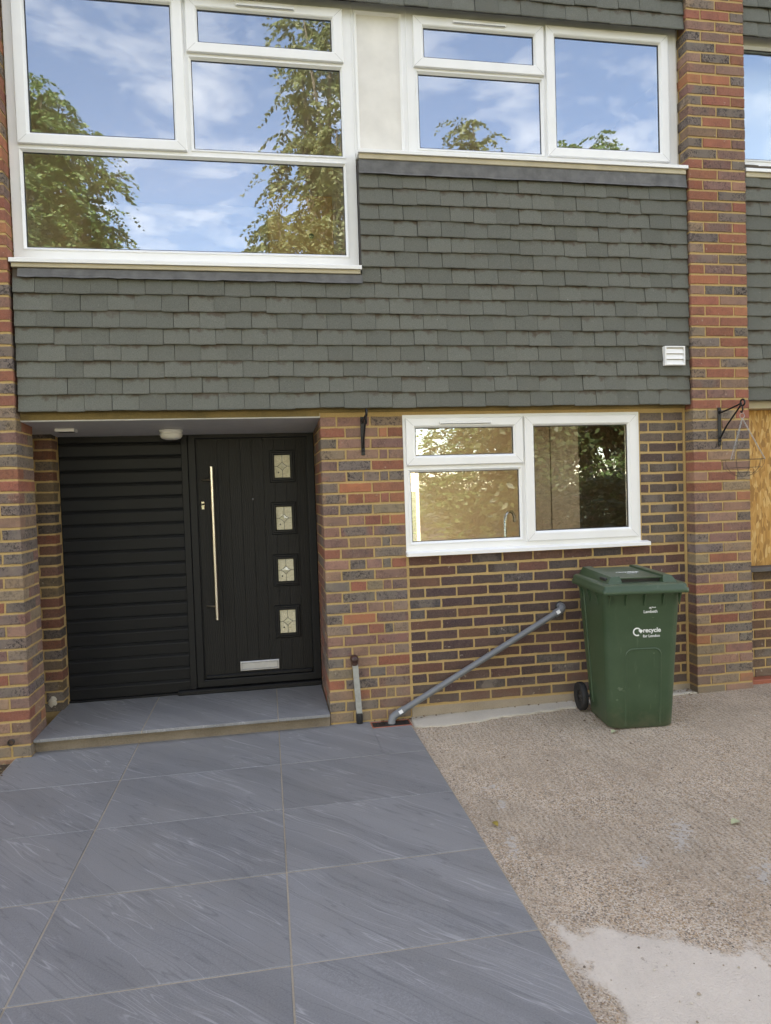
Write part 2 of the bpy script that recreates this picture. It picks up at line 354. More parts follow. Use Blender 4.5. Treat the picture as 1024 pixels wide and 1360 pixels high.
def bin_material():
    t = NT('green_bin_plastic'); v = t.coord(); n = t.noise(v, 7, 5, .6); sc = t.noise(t.mapping(v, scale=(14, 14, 2)), 3, 5, .7)
    c = t.mix(t.ramp(n, (.3, 0.), (.72, 1.)), (.026, .060, .029), (.038, .076, .039))
    c = t.mix(t.ramp(sc, (.60, 0.), (.74, .35)), c, (.12, .165, .11))
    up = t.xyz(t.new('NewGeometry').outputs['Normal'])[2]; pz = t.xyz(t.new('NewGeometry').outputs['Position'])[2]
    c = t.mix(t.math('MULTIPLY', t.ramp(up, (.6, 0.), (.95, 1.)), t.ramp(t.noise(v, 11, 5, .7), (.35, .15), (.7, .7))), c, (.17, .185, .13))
    low = t.math('ADD', t.math('MULTIPLY', t.math('SUBTRACT', .20, pz), 3.), t.math('MULTIPLY', t.math('SUBTRACT', t.noise(v, 16, 5, .7), .5), 1.6))
    c = t.mix(t.ramp(low, (.2, 0.), (.9, .45)), c, (.15, .125, .085))
    scr = t.noise(t.mapping(v, rot=(.5, .3, .7), scale=(3, 40, 5)), 4, 3, .6)
    c = t.mix(t.ramp(scr, (.70, 0.), (.74, .35)), c, (.20, .24, .17))
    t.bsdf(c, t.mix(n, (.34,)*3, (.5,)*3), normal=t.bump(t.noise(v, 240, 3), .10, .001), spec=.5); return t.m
M['bin'] = bin_material()
def osb():
    t = NT('osb_board'); v = t.coord()
    w = t.vmath('ADD', v, t.vmath('SCALE', t.new('TexNoise').outputs['Color'], None))
    s = t.mapping(v, rot=(0, rad(25), 0), scale=(62, 1, 17)); s2 = t.mapping(v, rot=(0, rad(-40), 0), scale=(54, 1, 15))
    a = t.new('TexVoronoi', feature='F1'); t.put(a.inputs['Vector'], s); a.inputs['Scale'].default_value = 1.
    b = t.new('TexVoronoi', feature='F1'); t.put(b.inputs['Vector'], s2); b.inputs['Scale'].default_value = 1.
    ca = t.xyz(a.outputs['Color']); cb = t.xyz(b.outputs['Color'])
    f = t.mix(t.ramp(ca[1], (.45, 0.), (.55, 1.)), ca[0], cb[0])
    c = t.ramp(f, (.0, (.30, .14, .035)), (.35, (.50, .24, .055)), (.75, (.60, .33, .10)), (1., (.70, .45, .18)))
    c = t.mix(t.ramp(t.noise(t.mapping(v, scale=(60, 60, 8)), 4, 4), (.3, 0.), (.8, .4)), c, (.30, .15, .045))
    t.bsdf(c, .7, normal=t.bump(f, .4, .004)); return t.m
M['osb'] = osb()
def leaf_material(name, a, b, tr):
    t = NT(name); g = t.new('NewGeometry'); n = t.noise(g.outputs['Position'], .9, 3); r = g.outputs['Random Per Island']
    c = t.mix(t.ramp(t.math('ADD', t.math('MULTIPLY', n, .6), t.math('MULTIPLY', r, .5)), (.25, 0.), (.85, 1.)), a, b)
    d = t.new('BsdfPrincipled'); t.put(d.inputs['Base Color'], c); d.inputs['Roughness'].default_value = .5
    x = t.new('BsdfTranslucent'); t.put(x.inputs['Color'], tr)
    mx = t.new('MixShader'); mx.inputs[0].default_value = .28
    t.l.new(d.outputs[0], mx.inputs[1]); t.l.new(x.outputs[0], mx.inputs[2]); t.l.new(mx.outputs[0], t.out.inputs[0]); return t.m
M['leaf_green'] = leaf_material('leaf_green', (.075, .140, .042), (.175, .245, .095), (.22, .34, .09))
M['leaf_gold'] = leaf_material('leaf_gold', (.105, .138, .050), (.235, .240, .110), (.27, .29, .09))
M['leaf_dark'] = leaf_material('leaf_dark', (.028, .052, .016), (.080, .105, .032), (.09, .12, .03))
def island(name, *stops):
    t = NT(name); r = t.new('NewGeometry').outputs['Random Per Island']; t.bsdf(t.ramp(r, *stops), .85); return t.m
M['litter'] = island('leaf_litter', (0., (.10, .05, .025)), (.5, (.19, .105, .05)), (.8, (.26, .17, .08)), (1., (.33, .27, .14)))
M['grit'] = island('grit', (0., (.10, .08, .065)), (.35, (.28, .21, .15)), (.7, (.45, .38, .30)), (1., (.62, .56, .48)))
M['dry_leaf'] = simple('dry_leaf', (.35, .25, .05), .6, var=.4, scale=60)
M['pale_leaf'] = simple('pale_leaf', (.42, .45, .27), .6, var=.2, scale=60)

# ------------------------------------------------------------------ mesh helpers
class MB:
    def __init__(s): s.v = []; s.f = []; s.sm = []
    def add(s, vs, fs, smooth=False):
        o = len(s.v); s.v += [tuple(p) for p in vs]; s.f += [tuple(i+o for i in f) for f in fs]; s.sm += [smooth]*len(fs); return s
    def box(s, x0, x1, y0, y1, z0, z1, b=0.):
        if b <= 0:
            vs = [(x, y, z) for x in (x0, x1) for y in (y0, y1) for z in (z0, z1)]
            return s.add(vs, [(0, 1, 3, 2), (4, 6, 7, 5), (0, 4, 5, 1), (2, 3, 7, 6), (0, 2, 6, 4), (1, 5, 7, 3)])
        c = ((x0+x1)/2, (y0+y1)/2, (z0+z1)/2); h = ((x1-x0)/2, (y1-y0)/2, (z1-z0)/2); b = min(b, .45*min(h)*2)
        vs, fs, idx = [], [], {}
        for sx in (-1, 1):
            for sy in (-1, 1):
                for sz in (-1, 1):
                    for a in range(3):
                        p = [sx*(h[0]-(b if a != 0 else 0)), sy*(h[1]-(b if a != 1 else 0)), sz*(h[2]-(b if a != 2 else 0))]
                        idx[sx, sy, sz, a] = len(vs); vs.append((p[0]+c[0], p[1]+c[1], p[2]+c[2]))
        for a in range(3):
            o = [k for k in range(3) if k != a]
            for sg in (-1, 1):
                q = []
                for (m, n) in ((-1, -1), (1, -1), (1, 1), (-1, 1)):
                    k = [0, 0, 0]; k[a] = sg; k[o[0]] = m; k[o[1]] = n; q.append(idx[k[0], k[1], k[2], a])
                fs.append(q if (sg == 1) == (a != 1) else q[::-1])
        for a in range(3):
            o = [k for k in range(3) if k != a]
            for m in (-1, 1):
                for n in (-1, 1):
                    q = []
                    for sg, ax in ((-1, o[0]), (-1, o[1]), (1, o[1]), (1, o[0])):
                        k = [0, 0, 0]; k[a] = sg; k[o[0]] = m; k[o[1]] = n; q.append(idx[k[0], k[1], k[2], ax])
                    fs.append(q)
        for sx in (-1, 1):
            for sy in (-1, 1):
                for sz in (-1, 1): fs.append([idx[sx, sy, sz, a] for a in range(3)])
        return s.add(vs, fs)
    def ring(s, x0, x1, z0, z1, prof, smooth=False):
        """mitred frame: prof is a list of (inset, y) swept round the rectangle, closed"""
        vs = []
        for (cx, cz, ix, iz) in ((x0, z0, 1, 1), (x1, z0, -1, 1), (x1, z1, -1, -1), (x0, z1, 1, -1)):
            for (i, y) in prof: vs.append((cx+ix*i, y, cz+iz*i))
        n = len(prof); fs = []
        for k in range(4):
            for j in range(n):
                a, b = k*n+j, k*n+(j+1) % n; c, d = ((k+1) % 4)*n+(j+1) % n, ((k+1) % 4)*n+j
                fs.append((a, d, c, b))
        return s.add(vs, fs, smooth)
    def tube(s, pts, r, n=10, cap=True, smooth=True):
        pts = [Vector(p) for p in pts]; rr = r if isinstance(r, (list, tuple)) else [r]*len(pts)
        vs, fs = [], []; up = Vector((0, 0, 1))
        t0 = (pts[1]-pts[0]).normalized()
        if abs(t0.dot(up)) > .95: up = Vector((1, 0, 0))
        u = t0.cross(up).normalized()
        for k, p in enumerate(pts):
            a = pts[max(k-1, 0)]; b = pts[min(k+1, len(pts)-1)]; t = (b-a).normalized()
            u = (u-t*u.dot(t)).normalized(); w = t.cross(u)
            for j in range(n):
                g = 2*math.pi*j/n; vs.append(p+(u*math.cos(g)+w*math.sin(g))*rr[k])
        for k in range(len(pts)-1):
            for j in range(n):
                fs.append((k*n+j, k*n+(j+1) % n, (k+1)*n+(j+1) % n, (k+1)*n+j))
        s.add(vs, fs, smooth)
        if cap:
            m = len(pts)
            s.add([vs[j] for j in range(n)], [tuple(range(n))[::-1]]); s.add([vs[(m-1)*n+j] for j in range(n)], [tuple(range(n))])
        return s
    def lathe(s, prof, n=24, axis='z', c=(0, 0, 0), smooth=True):
        vs, fs = [], []
        for (r, h) in prof:
            for j in range(n):
                g = 2*math.pi*j/n; a, b = r*math.cos(g), r*math.sin(g)
                p = {'z': (a, b, h), 'y': (a, h, b), 'x': (h, a, b)}[axis]
                vs.append((p[0]+c[0], p[1]+c[1], p[2]+c[2]))
        for k in range(len(prof)-1):
            for j in range(n): fs.append((k*n+j, k*n+(j+1) % n, (k+1)*n+(j+1) % n, (k+1)*n+j))
        return s.add(vs, fs, smooth)
    def mesh(s, name, mat):
        me = bpy.data.meshes.new(name); me.from_pydata(s.v, [], s.f)
        me.polygons.foreach_set('use_smooth', s.sm)
        me.materials.append(M[mat] if isinstance(mat, str) else mat)
        import bmesh
        bm = bmesh.new(); bm.from_mesh(me); bmesh.ops.recalc_face_normals(bm, faces=bm.faces); bm.to_mesh(me); bm.free()
        me.update(); return me
    def build(s, name, mat, parent=None, loc=None):
        return obj(name, s.mesh(name, mat), parent, loc)
def obj(name, me, parent=None, loc=None):
    o = bpy.data.objects.new(name, me); COL.objects.link(o)
    if parent is not None: o.parent = parent
    if loc is not None: o.location = loc
    return o
def tag(o, label=None, cat=None, group=None, kind=None):
    for k, v in (('label', label), ('category', cat), ('group', group), ('kind', kind)):
        if v: o[k] = v
    return o
def thing(name, label, cat, loc=(0, 0, 0), group=None):
    o = bpy.data.objects.new(name, None); COL.objects.link(o); o.location = loc; o.empty_display_size = .1
    return tag(o, label, cat, group)
def bx(name, mat, parent, x0, x1, y0, y1, z0, z1, b=0.):
    return MB().box(x0, x1, y0, y1, z0, z1, b).build(name, mat, parent)

# ------------------------------------------------------------------ the ground
C75, Z0 = .075, .006
bx('ground', 'ground', None, -400, 400, -400, 400, -.5, -.16)['kind'] = 'structure'
bx('road', 'tarmac', None, -60, 60, -24, -18, -.4, -.10)['kind'] = 'structure'
def zdrive(x, y): return .030*min(max(x, 0), 2.6)/2.2 - .006
def make_drive():
    rg = random.Random(3); mb = MB(); nx, ny = 150, 150; x0, x1, y0, y1 = -.035, 5.2, -6.4, .3
    xs = [x0+(x1-x0)*i/nx for i in range(nx+1)]; ys = [y0+(y1-y0)*j/ny for j in range(ny+1)]
    vs = [(x, y, zdrive(x, y)+.0016*(rg.random()-.5)+.003*math.sin(3.1*x+1.7*y)*math.sin(2.3*y-x)) for y in ys for x in xs]
    fs = [(j*(nx+1)+i, j*(nx+1)+i+1, (j+1)*(nx+1)+i+1, (j+1)*(nx+1)+i) for j in range(ny) for i in range(nx)]
    n = len(vs); vs += [(x0, y0, -.3), (x1, y0, -.3), (x1, y1, -.3), (x0, y1, -.3)]
    mb.add(vs[:n], fs, True)
    w = [(x, y0) for x in xs]
    mb.box(x0+.003, x1, y0, y1, -.3, -.03)
    o = mb.build('driveway', 'drive'); o['kind'] = 'structure'
make_drive()
bx('soil', 'earth', None, -3.6, -2.545, -6.4, .3, -.3, -.03)['kind'] = 'structure'
# porcelain paving: rows .5875 deep, columns .9 wide, sandy joints
pav = bx('paving', 'grout', None, -2.548, -.036, -6.4, .06, -.3, -.0035); pav['kind'] = 'structure'
JX = [-2.545, -1.822, -.921, -.036]; JY = [.02-.02, -.612, -1.200, -1.790, -2.374, -2.962, -3.55, -4.138, -4.726, -5.314, -5.90, -6.38]
slab_cache = {}
def slab_mesh(w, d, th, name='slab'):
    k = (round(w, 3), round(d, 3), th)
    if k not in slab_cache: slab_cache[k] = MB().box(-w/2, w/2, -d/2, d/2, -th, 0, .0025).mesh(name, 'slab')
    return slab_cache[k]
g = .0065
for i in range(3):
    for j in range(len(JY)-1):
        xa, xb, ya, yb = JX[i]+g/2, JX[i+1]-g/2, JY[j+1]+g/2, JY[j]-g/2
        if i == 2 and j == 0:
            mbs = MB().box(xa, -.304, ya, -.002, -.02, 0, .0015).box(-.3038, xb, ya, -.146, -.02, 0, .0015)
            mbs.build('slab', 'slab', pav); continue
        o = obj('slab', slab_mesh(xb-xa, yb-ya, .02), pav, ((xa+xb)/2, (ya+yb)/2, random.uniform(-.0008, .0008)))
        o.rotation_euler = (random.uniform(-.001, .001), random.uniform(-.0008, .0008), random.uniform(-.0006, .0006))
# doorstep: mortar riser with three slabs that overhang it
STZ = .095
ds = bx('doorstep', 'step_mortar', None, -2.45, -.575, -.018, .80, -.2, STZ-.021); ds['kind'] = 'structure'
for xa, xb in ((-2.447, -1.797), (-1.792, -.926), (-.921, -.577)):
    obj('slab', slab_mesh(xb-xa, .765, .02), ds, ((xa+xb)/2, -.068+.765/2, STZ))
for x in (-1.7945, -.9235): bx('grout', 'grout', ds, x-.0028, x+.0028, -.064, .69, STZ-.02, STZ-.002)
# pale mortar fillet along the foot of the infill wall
def strip(name, pts, th, mat):
    mb = MB(); n = len(pts); rg = random.Random(5); base = []
    for i in range(n):
        a, b = pts[i], pts[(i+1) % n]
        for k in range(6):
            t = k/6; x, y = a[0]+(b[0]-a[0])*t, a[1]+(b[1]-a[1])*t
            if y < -.03: y += rg.uniform(-.010, .010)
            base.append((x, y))
    m = len(base)
    vs = [(x, y, zdrive(x, y)-.01) for x, y in base]+[(x, y, zdrive(x, y)+th) for x, y in base]
    cx = sum(p[0] for p in base)/m; cy = sum(p[1] for p in base)/m
    inn = [(x+(cx-x)*.03, y+(-.0-y)*.12, zdrive(x, y)+th+.005) for x, y in base]
    fs = [(i, (i+1) % m, m+(i+1) % m, m+i) for i in range(m)]+[(m+i, m+(i+1) % m, 2*m+(i+1) % m, 2*m+i) for i in range(m)]+[tuple(range(2*m, 3*m))]
    return mb.add(vs+inn, fs).build(name, mat)
st = strip('mortar_fillet', [(-.01, .02), (-.02, -.19), (.14, -.225), (.42, -.205), (.60, -.165), (.95, -.150), (1.25, -.13), (2.13, -.10), (2.13, .02)], .006, 'mortar_strip'); st['kind'] = 'structure'

# ------------------------------------------------------------------ bricks
brick_cache = {}
BRG = random.Random(21)
def brick_mesh(w, h, d, k):
    key = (round(w, 3), round(h, 3), round(d, 3), k)
    if key in brick_cache: return brick_cache[key]
    rg = random.Random(hash(key) & 0xffff)
    nl = max(2, min(5, int(w/.045)))
    def outline(ins, jit):
        p = []
        for i in range(nl): p.append((-w/2+ins+(w-2*ins)*i/nl, -h/2+ins))
        for i in range(2): p.append((w/2-ins, -h/2+ins+(h-2*ins)*i/2))
        for i in range(nl): p.append((w/2-ins-(w-2*ins)*i/nl, h/2-ins))
        for i in range(2): p.append((-w/2+ins, h/2-ins-(h-2*ins)*i/2))
        return [(x+rg.uniform(-jit, jit), z+rg.uniform(-jit, jit)) for x, z in p]
    o = outline(0, .0019); n = len(o)
    rg2 = rg.uniform(.0022, .0045)
    inn = [(x*(1-2*rg2/w), z*(1-2*rg2/h)) for x, z in o]
    tilt = rg.uniform(-.0012, .0012)
    mb = MB()
    vs = [(x, rg.uniform(-.0004, .0004)+tilt*x/w, z) for x, z in inn]+[(x, .0035, z) for x, z in o]+[(x, d-.0035, z) for x, z in o]+[(x, d, z) for x, z in inn]
    fs = [tuple(range(n))]
    for L in range(3): fs += [(L*n+i, L*n+(i+1) % n, (L+1)*n+(i+1) % n, (L+1)*n+i) for i in range(n)]
    fs.append(tuple(range(3*n, 4*n))[::-1])
    brick_cache[key] = mb.add(vs, fs).mesh('brick', 'brick'); return brick_cache[key]
def pick(pal):
    r = BRG.random(); acc = 0
    for w, c, a in pal:
        acc += w
        if r <= acc: break
    f = BRG.uniform(.85, 1.15)
    return (c[0]*f*BRG.uniform(.93, 1.07), c[1]*f*BRG.uniform(.95, 1.05), c[2]*f*BRG.uniform(.93, 1.07), a*BRG.uniform(.6, 1.))
RED, ORANGE, PLUM = (.310, .108, .068), (.400, .150, .078), (.235, .118, .092)
GREY, TAN, DUSK, PINK = (.180, .138, .115), (.280, .190, .125), (.075, .066, .068), (.300, .165, .118)
PAL_UP = [(.27, RED, .25), (.09, ORANGE, .1), (.22, PLUM, .6), (.24, GREY, 1.), (.10, TAN, .8), (.08, PINK, .3)]
PAL_LOW = [(.10, RED, .25), (.02, ORANGE, .1), (.33, PLUM, .5), (.20, GREY, .9), (.14, TAN, .45), (.21, PINK, .3)]
PAL_INF = [(.52, (.078, .046, .044), .3), (.26, (.110, .056, .047), .3), (.13, (.155, .068, .048), .2), (.09, (.090, .074, .072), .7)]
PAL_INR = [(.5, (.105, .078, .066), .5), (.3, (.135, .102, .082), .5), (.2, (.095, .060, .050), .3)]
PAL_NIB = [(.5, (.17, .055, .030), .4), (.25, (.07, .05, .04), 1.), (.25, (.13, .085, .045), .5)]
def brick(parent, x0, x1, z, y, d, pal, h=.0622, rot=0., jy=.0015):
    w = x1-x0
    o = obj('brick', brick_mesh(w, h, d, BRG.randrange(4)), parent, ((x0+x1)/2, y+BRG.uniform(-jy, jy), z+(.0745-h)/2+h/2+BRG.uniform(-.0008, .0008)))
    o.rotation_euler = (0, BRG.uniform(-.006, .006), rot); o.color = pick(pal); return o
def joined_bricks(parent, items, name='far_bricks'):
    """bricks too narrow in view to pick apart: real pieces in one mesh; items = (cx,cy,z,w,d_len,axis)"""
    mb = MB()
    for (x0, x1, y0, y1, z0, z1) in items: mb.box(x0, x1, y0, y1, z0, z1, .003)
    o = mb.build(name, 'brick_far', parent); o['kind'] = 'stuff'; return o

house = thing('terraced_house', 'brick and tile-hung terraced house with black front door and white framed windows', 'house')
# ---- right pier (two bricks wide, projects half a brick)
PY = -.1025
def pier(name, xa, nb, ztop, mort, label=None):
    W = .455
    p = MB().box(xa+.004, xa+W-.004, PY+.0045, .205, -.1, ztop).build(name, mort, house)
    n = int(ztop/C75)
    for k in range(-1, n):
        z = Z0+k*C75-.002; pal = PAL_UP if z > 2.05 else PAL_LOW
        if z > 1.2 and z <= 2.05 and BRG.random() < .4: pal = PAL_UP
        if k % 2 == nb:
            brick(p, xa, xa+.222, z, PY, .1025, pal); brick(p, xa+.233, xa+W, z, PY, .1025, pal)
        else:
            brick(p, xa, xa+.1065, z, PY, .215, pal); brick(p, xa+.1175, xa+.3375, z, PY, .1025, pal); brick(p, xa+.3485, xa+W, z, PY, .215, pal)
    return p
pier_r = pier('pier', 2.128, 0, 5.25, 'mortar')
pier_r['label'] = 'projecting brick pier between the two houses'
pier_l = pier('pier', -2.449-.455, 1, 5.25, 'mortar')
pier_l['label'] = 'projecting brick pier beside the porch recess'
# foot of the right pier: weathered plinth brick slightly proud
# return of the left pier inside the porch
ret = MB().box(-2.75, -2.4535, .2055, .2128, -.1, 2.1).build('pier_return', 'mortar', house)
for k in range(0, 28):
    z = Z0+k*C75-.002
    if k % 2 == 1: segs = [(.0055, .2095)]
    else: segs = [(-.0001+.118, .2095)]
    for a, b in segs:
        w = b-a
        o = obj('brick', brick_mesh(w, .0645, .06, BRG.randrange(4)), ret, (-2.449+BRG.uniform(-.001, .001), (a+b)/2, z+.0372))
        o.rotation_euler = (0, 0, rad(90)); o.color = pick(PAL_UP if z > 1.2 else PAL_LOW)
# nib wall at the back of the recess, left of the slatted panel
nib = MB().box(-2.75, -2.4345, .5545, .72, -.1, 2.1).build('nib_wall', 'mortar', house)
for k in range(1, 28):
    z = Z0+k*C75-.002
    if z+.07 > 2.1: continue
    if k % 2: brick(nib, -2.645, -2.43, z, .55, .1025, PAL_NIB)
    else: brick(nib, -2.545, -2.43, z, .55, .14, PAL_NIB); brick(nib, -2.74, -2.556, z, .55, .1025, PAL_NIB)
bx('side_wall', 'mortar', house, -2.76, -2.72, .2, .9, 0, 2.3)
# ---- brick wall between porch and window
jw = MB().box(-.5665, .0075, .0045, .20, -.1, 2.125).box(-.5665, -.40, .2, .80, -.1, 2.12).build('jamb_wall', 'mortar', house)
for k in range(0, 28):
    z = Z0+k*C75-.002; pal = PAL_UP if z > 1.5 else PAL_LOW
    if (27-k) % 2 == 0:
        brick(jw, -.571, -.466, z, 0, .215, pal); brick(jw, -.453, -.236, z, 0, .1025, pal); brick(jw, -.224, -.006, z, 0, .1025, pal)
    else:
        brick(jw, -.571, -.409, z, 0, .1025, pal)
        if k in (26, 24): brick(jw, -.397, -.180, z, 0, .1025, pal)
        else: brick(jw, -.396, -.292, z, 0, .1025, pal); brick(jw, -.283, -.178, z, 0, .1025, pal)
        brick(jw, -.169, -.116, z, 0, .1025, pal); brick(jw, -.106, -.006, z, 0, .1025, pal)
it = []
for k in range(1, 28):
    z = Z0+k*C75+.003
    if (27-k) % 2 == 0: cuts = [(.226, .44), (.451, .66)]
    else: cuts = [(.114, .328), (.339, .553), (.564, .68)]
    for a, b in cuts: it.append((-.571, -.50, a, b, z, z+.0645))
joined_bricks(jw, it, 'reveal_bricks')
# ---- infill wall under and beside the window (dark stretcher bond, wide joints)
PAL_ = 0
iw = MB().box(.0075, 2.130, .0035, .20, -.1, 1.128).box(1.757, 2.130, .0035, .2, 1.128, 2.125).build('infill_wall', 'mortar', house)
for k in range(1, 28):
    z = Z0+k*C75-.001
    if k <= 14: xa, xe = .012, 2.108
    else: xa, xe = 1.766, 2.108
    P_ = .2285
    x = .012-(0 if k % 2 == 0 else P_/2)
    while x < xe-.02:
        a, b = max(x, xa), min(x+.2155, xe)
        if k > 14:
            pass
        if b-a > .035 and not (k == 14 and 0):
            pal = PAL_INF if k <= 14 else PAL_INR
            if k >= 13 and k <= 14: pal = [(.6, (.135, .058, .045), .3), (.4, (.07, .05, .05), .4)]
            brick(iw, a, b, z, 0, .1025, pal, h=.0588, jy=.001)
        x += P_
bx('sealant_joint', 'mortar', house, 2.108, 2.1265, -.004, .02, .03, 2.12)
bx('plinth', 'plinth', house, .0, 2.128, -.007, .05, -.05, .073)
bx('plinth_cap', 'mortar', house, .002, 2.126, -.0045, .05, .073, .082)
# lintel strip and soffit
bx('lintel', 'lintel', house, -.572, 2.128, -.010, .20, 2.128, 2.165); bx('lintel', 'lintel', house, -2.448, -.5725, -.010, .0, 2.104, 2.165)
bx('bed_joint', 'mortar', house, -.571, 2.128, .002, .2, 2.106, 2.128)
sf = MB()
sf.add([(-2.75, -.004, 2.096), (-.57, -.004, 2.096), (-.57, .80, 2.050), (-2.75, .80, 2.050), (-2.75, -.004, 2.127), (-.57, -.004, 2.127), (-.57, .80, 2.127), (-2.75, .80, 2.127)],
       [(0, 1, 2, 3), (4, 5, 6, 7), (0, 1, 5, 4), (1, 2, 6, 5), (2, 3, 7, 6), (3, 0, 4, 7)])
sf.build('soffit', 'soffit', house)
# ------------------------------------------------------------------ hung tiles
tile_cache = {}
def tile_mesh(w, k):
    key = (round(w, 3), k)
    if key in tile_cache: return tile_cache[key]
    rg = random.Random(k*77+int(w*1000)); L, th, nx = .165, .0125, 6; c = rg.uniform(.0015, .0035); mb = MB(); vs = []
    edge = [rg.uniform(-.0011, .0011) for _ in range(nx+1)]
    for zi, z in enumerate((0., .006, .05, L)):
        for i in range(nx+1):
            u = i/nx; x = -w/2+w*u; cam_ = c*(1-(2*u-1)**2)
            y = -cam_ + (.002 if zi == 0 else 0) + z*.128
            vs.append((x, y, z+(edge[i]-cam_*.6 if zi == 0 else 0)))
    n = len(vs); vs += [(x, y+th-(.002 if z < .004 else 0), z) for x, y, z in vs]
    fs = []; r = nx+1
    for j in range(3):
        for i in range(nx):
            fs.append((j*r+i, j*r+i+1, (j+1)*r+i+1, (j+1)*r+i)); fs.append((n+j*r+i, n+(j+1)*r+i, n+(j+1)*r+i+1, n+j*r+i+1))
        fs.append((j*r, (j+1)*r, n+(j+1)*r, n+j*r)); fs.append((j*r+nx, n+j*r+nx, n+(j+1)*r+nx, (j+1)*r+nx))
    for i in range(nx): fs.append((i, n+i, n+i+1, i+1)); fs.append((3*r+i, 3*r+i+1, n+3*r+i+1, n+3*r+i))
    tile_cache[key] = mb.add(vs, fs).mesh('tile', 'tile'); return tile_cache[key]
TRG = random.Random(8)
TP, GA, TY = .1635, .1042, -.085
def tile_row(parent, xa, xe, z, wide_first, tilt=1.):
    x = xa; first = True; xs = []
    while x < xe-.004:
        w = TP
        if first: w = .225 if wide_first else .128
        b = x+w
        if xe-b < .10: b = xe
        xs.append((x, b)); x = b; first = False
    drop = 0
    for a, b in xs:
        o = obj('tile', tile_mesh(b-a-.0022, TRG.randrange(5)), parent, ((a+b)/2+TRG.uniform(-.001, .001), TY+TRG.uniform(-.0050, .0015), z+TRG.gauss(0, .0022)))
        o.rotation_euler = (TRG.uniform(-.010, .010), TRG.gauss(0, .0045), TRG.uniform(-.010, .010))
XT0, XT1 = -2.434, 2.122
th1 = bx('tile_hanging', 'wood_sill', house, XT0, XT1, -.028, .04, 2.166, 2.99)
th1['label'] = 'grey tiles hung above the porch and lower window'
for r in range(8): tile_row(th1, XT0, XT1, 2.150+r*GA, r % 2 == 0)
th2 = bx('tile_hanging', 'wood_sill', house, -.262, XT1, -.028, .04, 2.992, 3.80)
th2['label'] = 'grey tiles hung below the smaller upper window'
for r in range(8, 15): tile_row(th2, -.262, XT1, 2.150+r*GA, r % 2 == 1)
th3 = bx('tile_hanging', 'wood_sill', house, XT0, XT1, -.028, .04, 4.87, 5.5)
th3['label'] = 'grey tiles hung above the upper windows'
for r in range(5): tile_row(th3, XT0, XT1, 4.815+r*GA, r % 2 == 0)
def flashing(parent, xa, xb, z0, z1):
    mb = MB(); n = 40; rg = random.Random(int(xa*50)); vs = []
    for i in range(n+1):
        x = xa+(xb-xa)*i/n; w = rg.uniform(-.004, .004); vs += [(x, -.100+w*.6, z0+w), (x, -.094, z0+.012), (x, -.082, z1)]
    for i in range(n+1): vs += [(vs[3*i][0], vs[3*i][1]+.004, vs[3*i][2]), (vs[3*i+1][0], -.088, vs[3*i+1][2]), (vs[3*i+2][0], -.04, z1)]
    m = 3*(n+1); fs = []
    for i in range(n):
        a, b = 3*i, 3*i+3
        fs += [(a, b, b+1, a+1), (a+1, b+1, b+2, a+2), (m+a, m+a+1, m+b+1, m+b), (m+a+1, m+a+2, m+b+2, m+b+1), (a, m+a, m+b, b), (a+2, b+2, m+b+2, m+a+2)]
    mb.add(vs, fs).build('flashing', 'lead', parent)
flashing(th1, XT0+.035, -.262, 2.972, 3.03)
flashing(th2, -.262, XT1-.005, 3.694, 3.80)

# ------------------------------------------------------------------ windows
def sash(win, x0, x1, z0, z1, p):
    """opening light: mitred sash with sloped bead round pane p=(x0,x1,z0,z1)"""
    bw = ((p[0]-x0)+(x1-p[1])+(p[2]-z0)+(z1-p[3]))/4
    s = MB().ring(x0, x1, z0, z1, [(0, .0005), (0, -.016), (.004, -.021), (bw-.020, -.021), (bw-.013, -.017), (bw-.004, -.004), (bw-.004, .03), (.02, .03)]).build('sash', 'upvc', win)
    q = (x0+bw, x1-bw, z0+bw, z1-bw)
    MB().ring(q[0]-.0045, q[1]+.0045, q[2]-.0045, q[3]+.0045, [(0, -.002), (.0060, -.0005), (.0060, .01), (0, .01)]).build('gasket', 'gasket', win)
    MB().box(q[0]-.003, q[1]+.003, .003, .006, q[2]-.003, q[3]+.003).build('pane', 'glass', win)
    e = .0007
    for cx, cz, ix, iz in ((x0, z0, 1, 1), (x1, z0, -1, 1), (x1, z1, -1, -1), (x0, z1, 1, -1)):
        a, b = .004, bw-.020
        MB().add([(cx+ix*a+e, -.0212, cz+iz*a-e*ix*iz), (cx+ix*b+e, -.0212, cz+iz*b-e*ix*iz), (cx+ix*b-e, -.0212, cz+iz*b+e*ix*iz), (cx+ix*a-e, -.0212, cz+iz*a+e*ix*iz)], [(0, 1, 2, 3)]).build('mitre_joint', 'joint_grey', win)
def fixed(win, p):
    MB().ring(p[0]-.022, p[1]+.022, p[2]-.022, p[3]+.022, [(0, .001), (0, -.004), (.006, -.005), (.020, .012), (.020, .02), (0, .02)]).build('bead', 'upvc', win)
    MB().ring(p[0]-.003, p[1]+.003, p[2]-.003, p[3]+.003, [(0, .012), (.0055, .014), (.0055, .022), (0, .022)]).build('gasket', 'gasket', win)
    MB().box(p[0]-.002, p[1]+.002, .017, .020, p[2]-.002, p[3]+.002).build('pane', 'glass', win)
def trickle(win, x0, x1, z):
    MB().box(x0, x1, -.033, -.0212, z-.010, z+.010, .004).build('trickle_vent', 'upvc', win)
    MB().box(x0+.01, x1-.01, -.034, -.0335, z-.0085, z-.006).build('vent_slot', 'gasket', win)
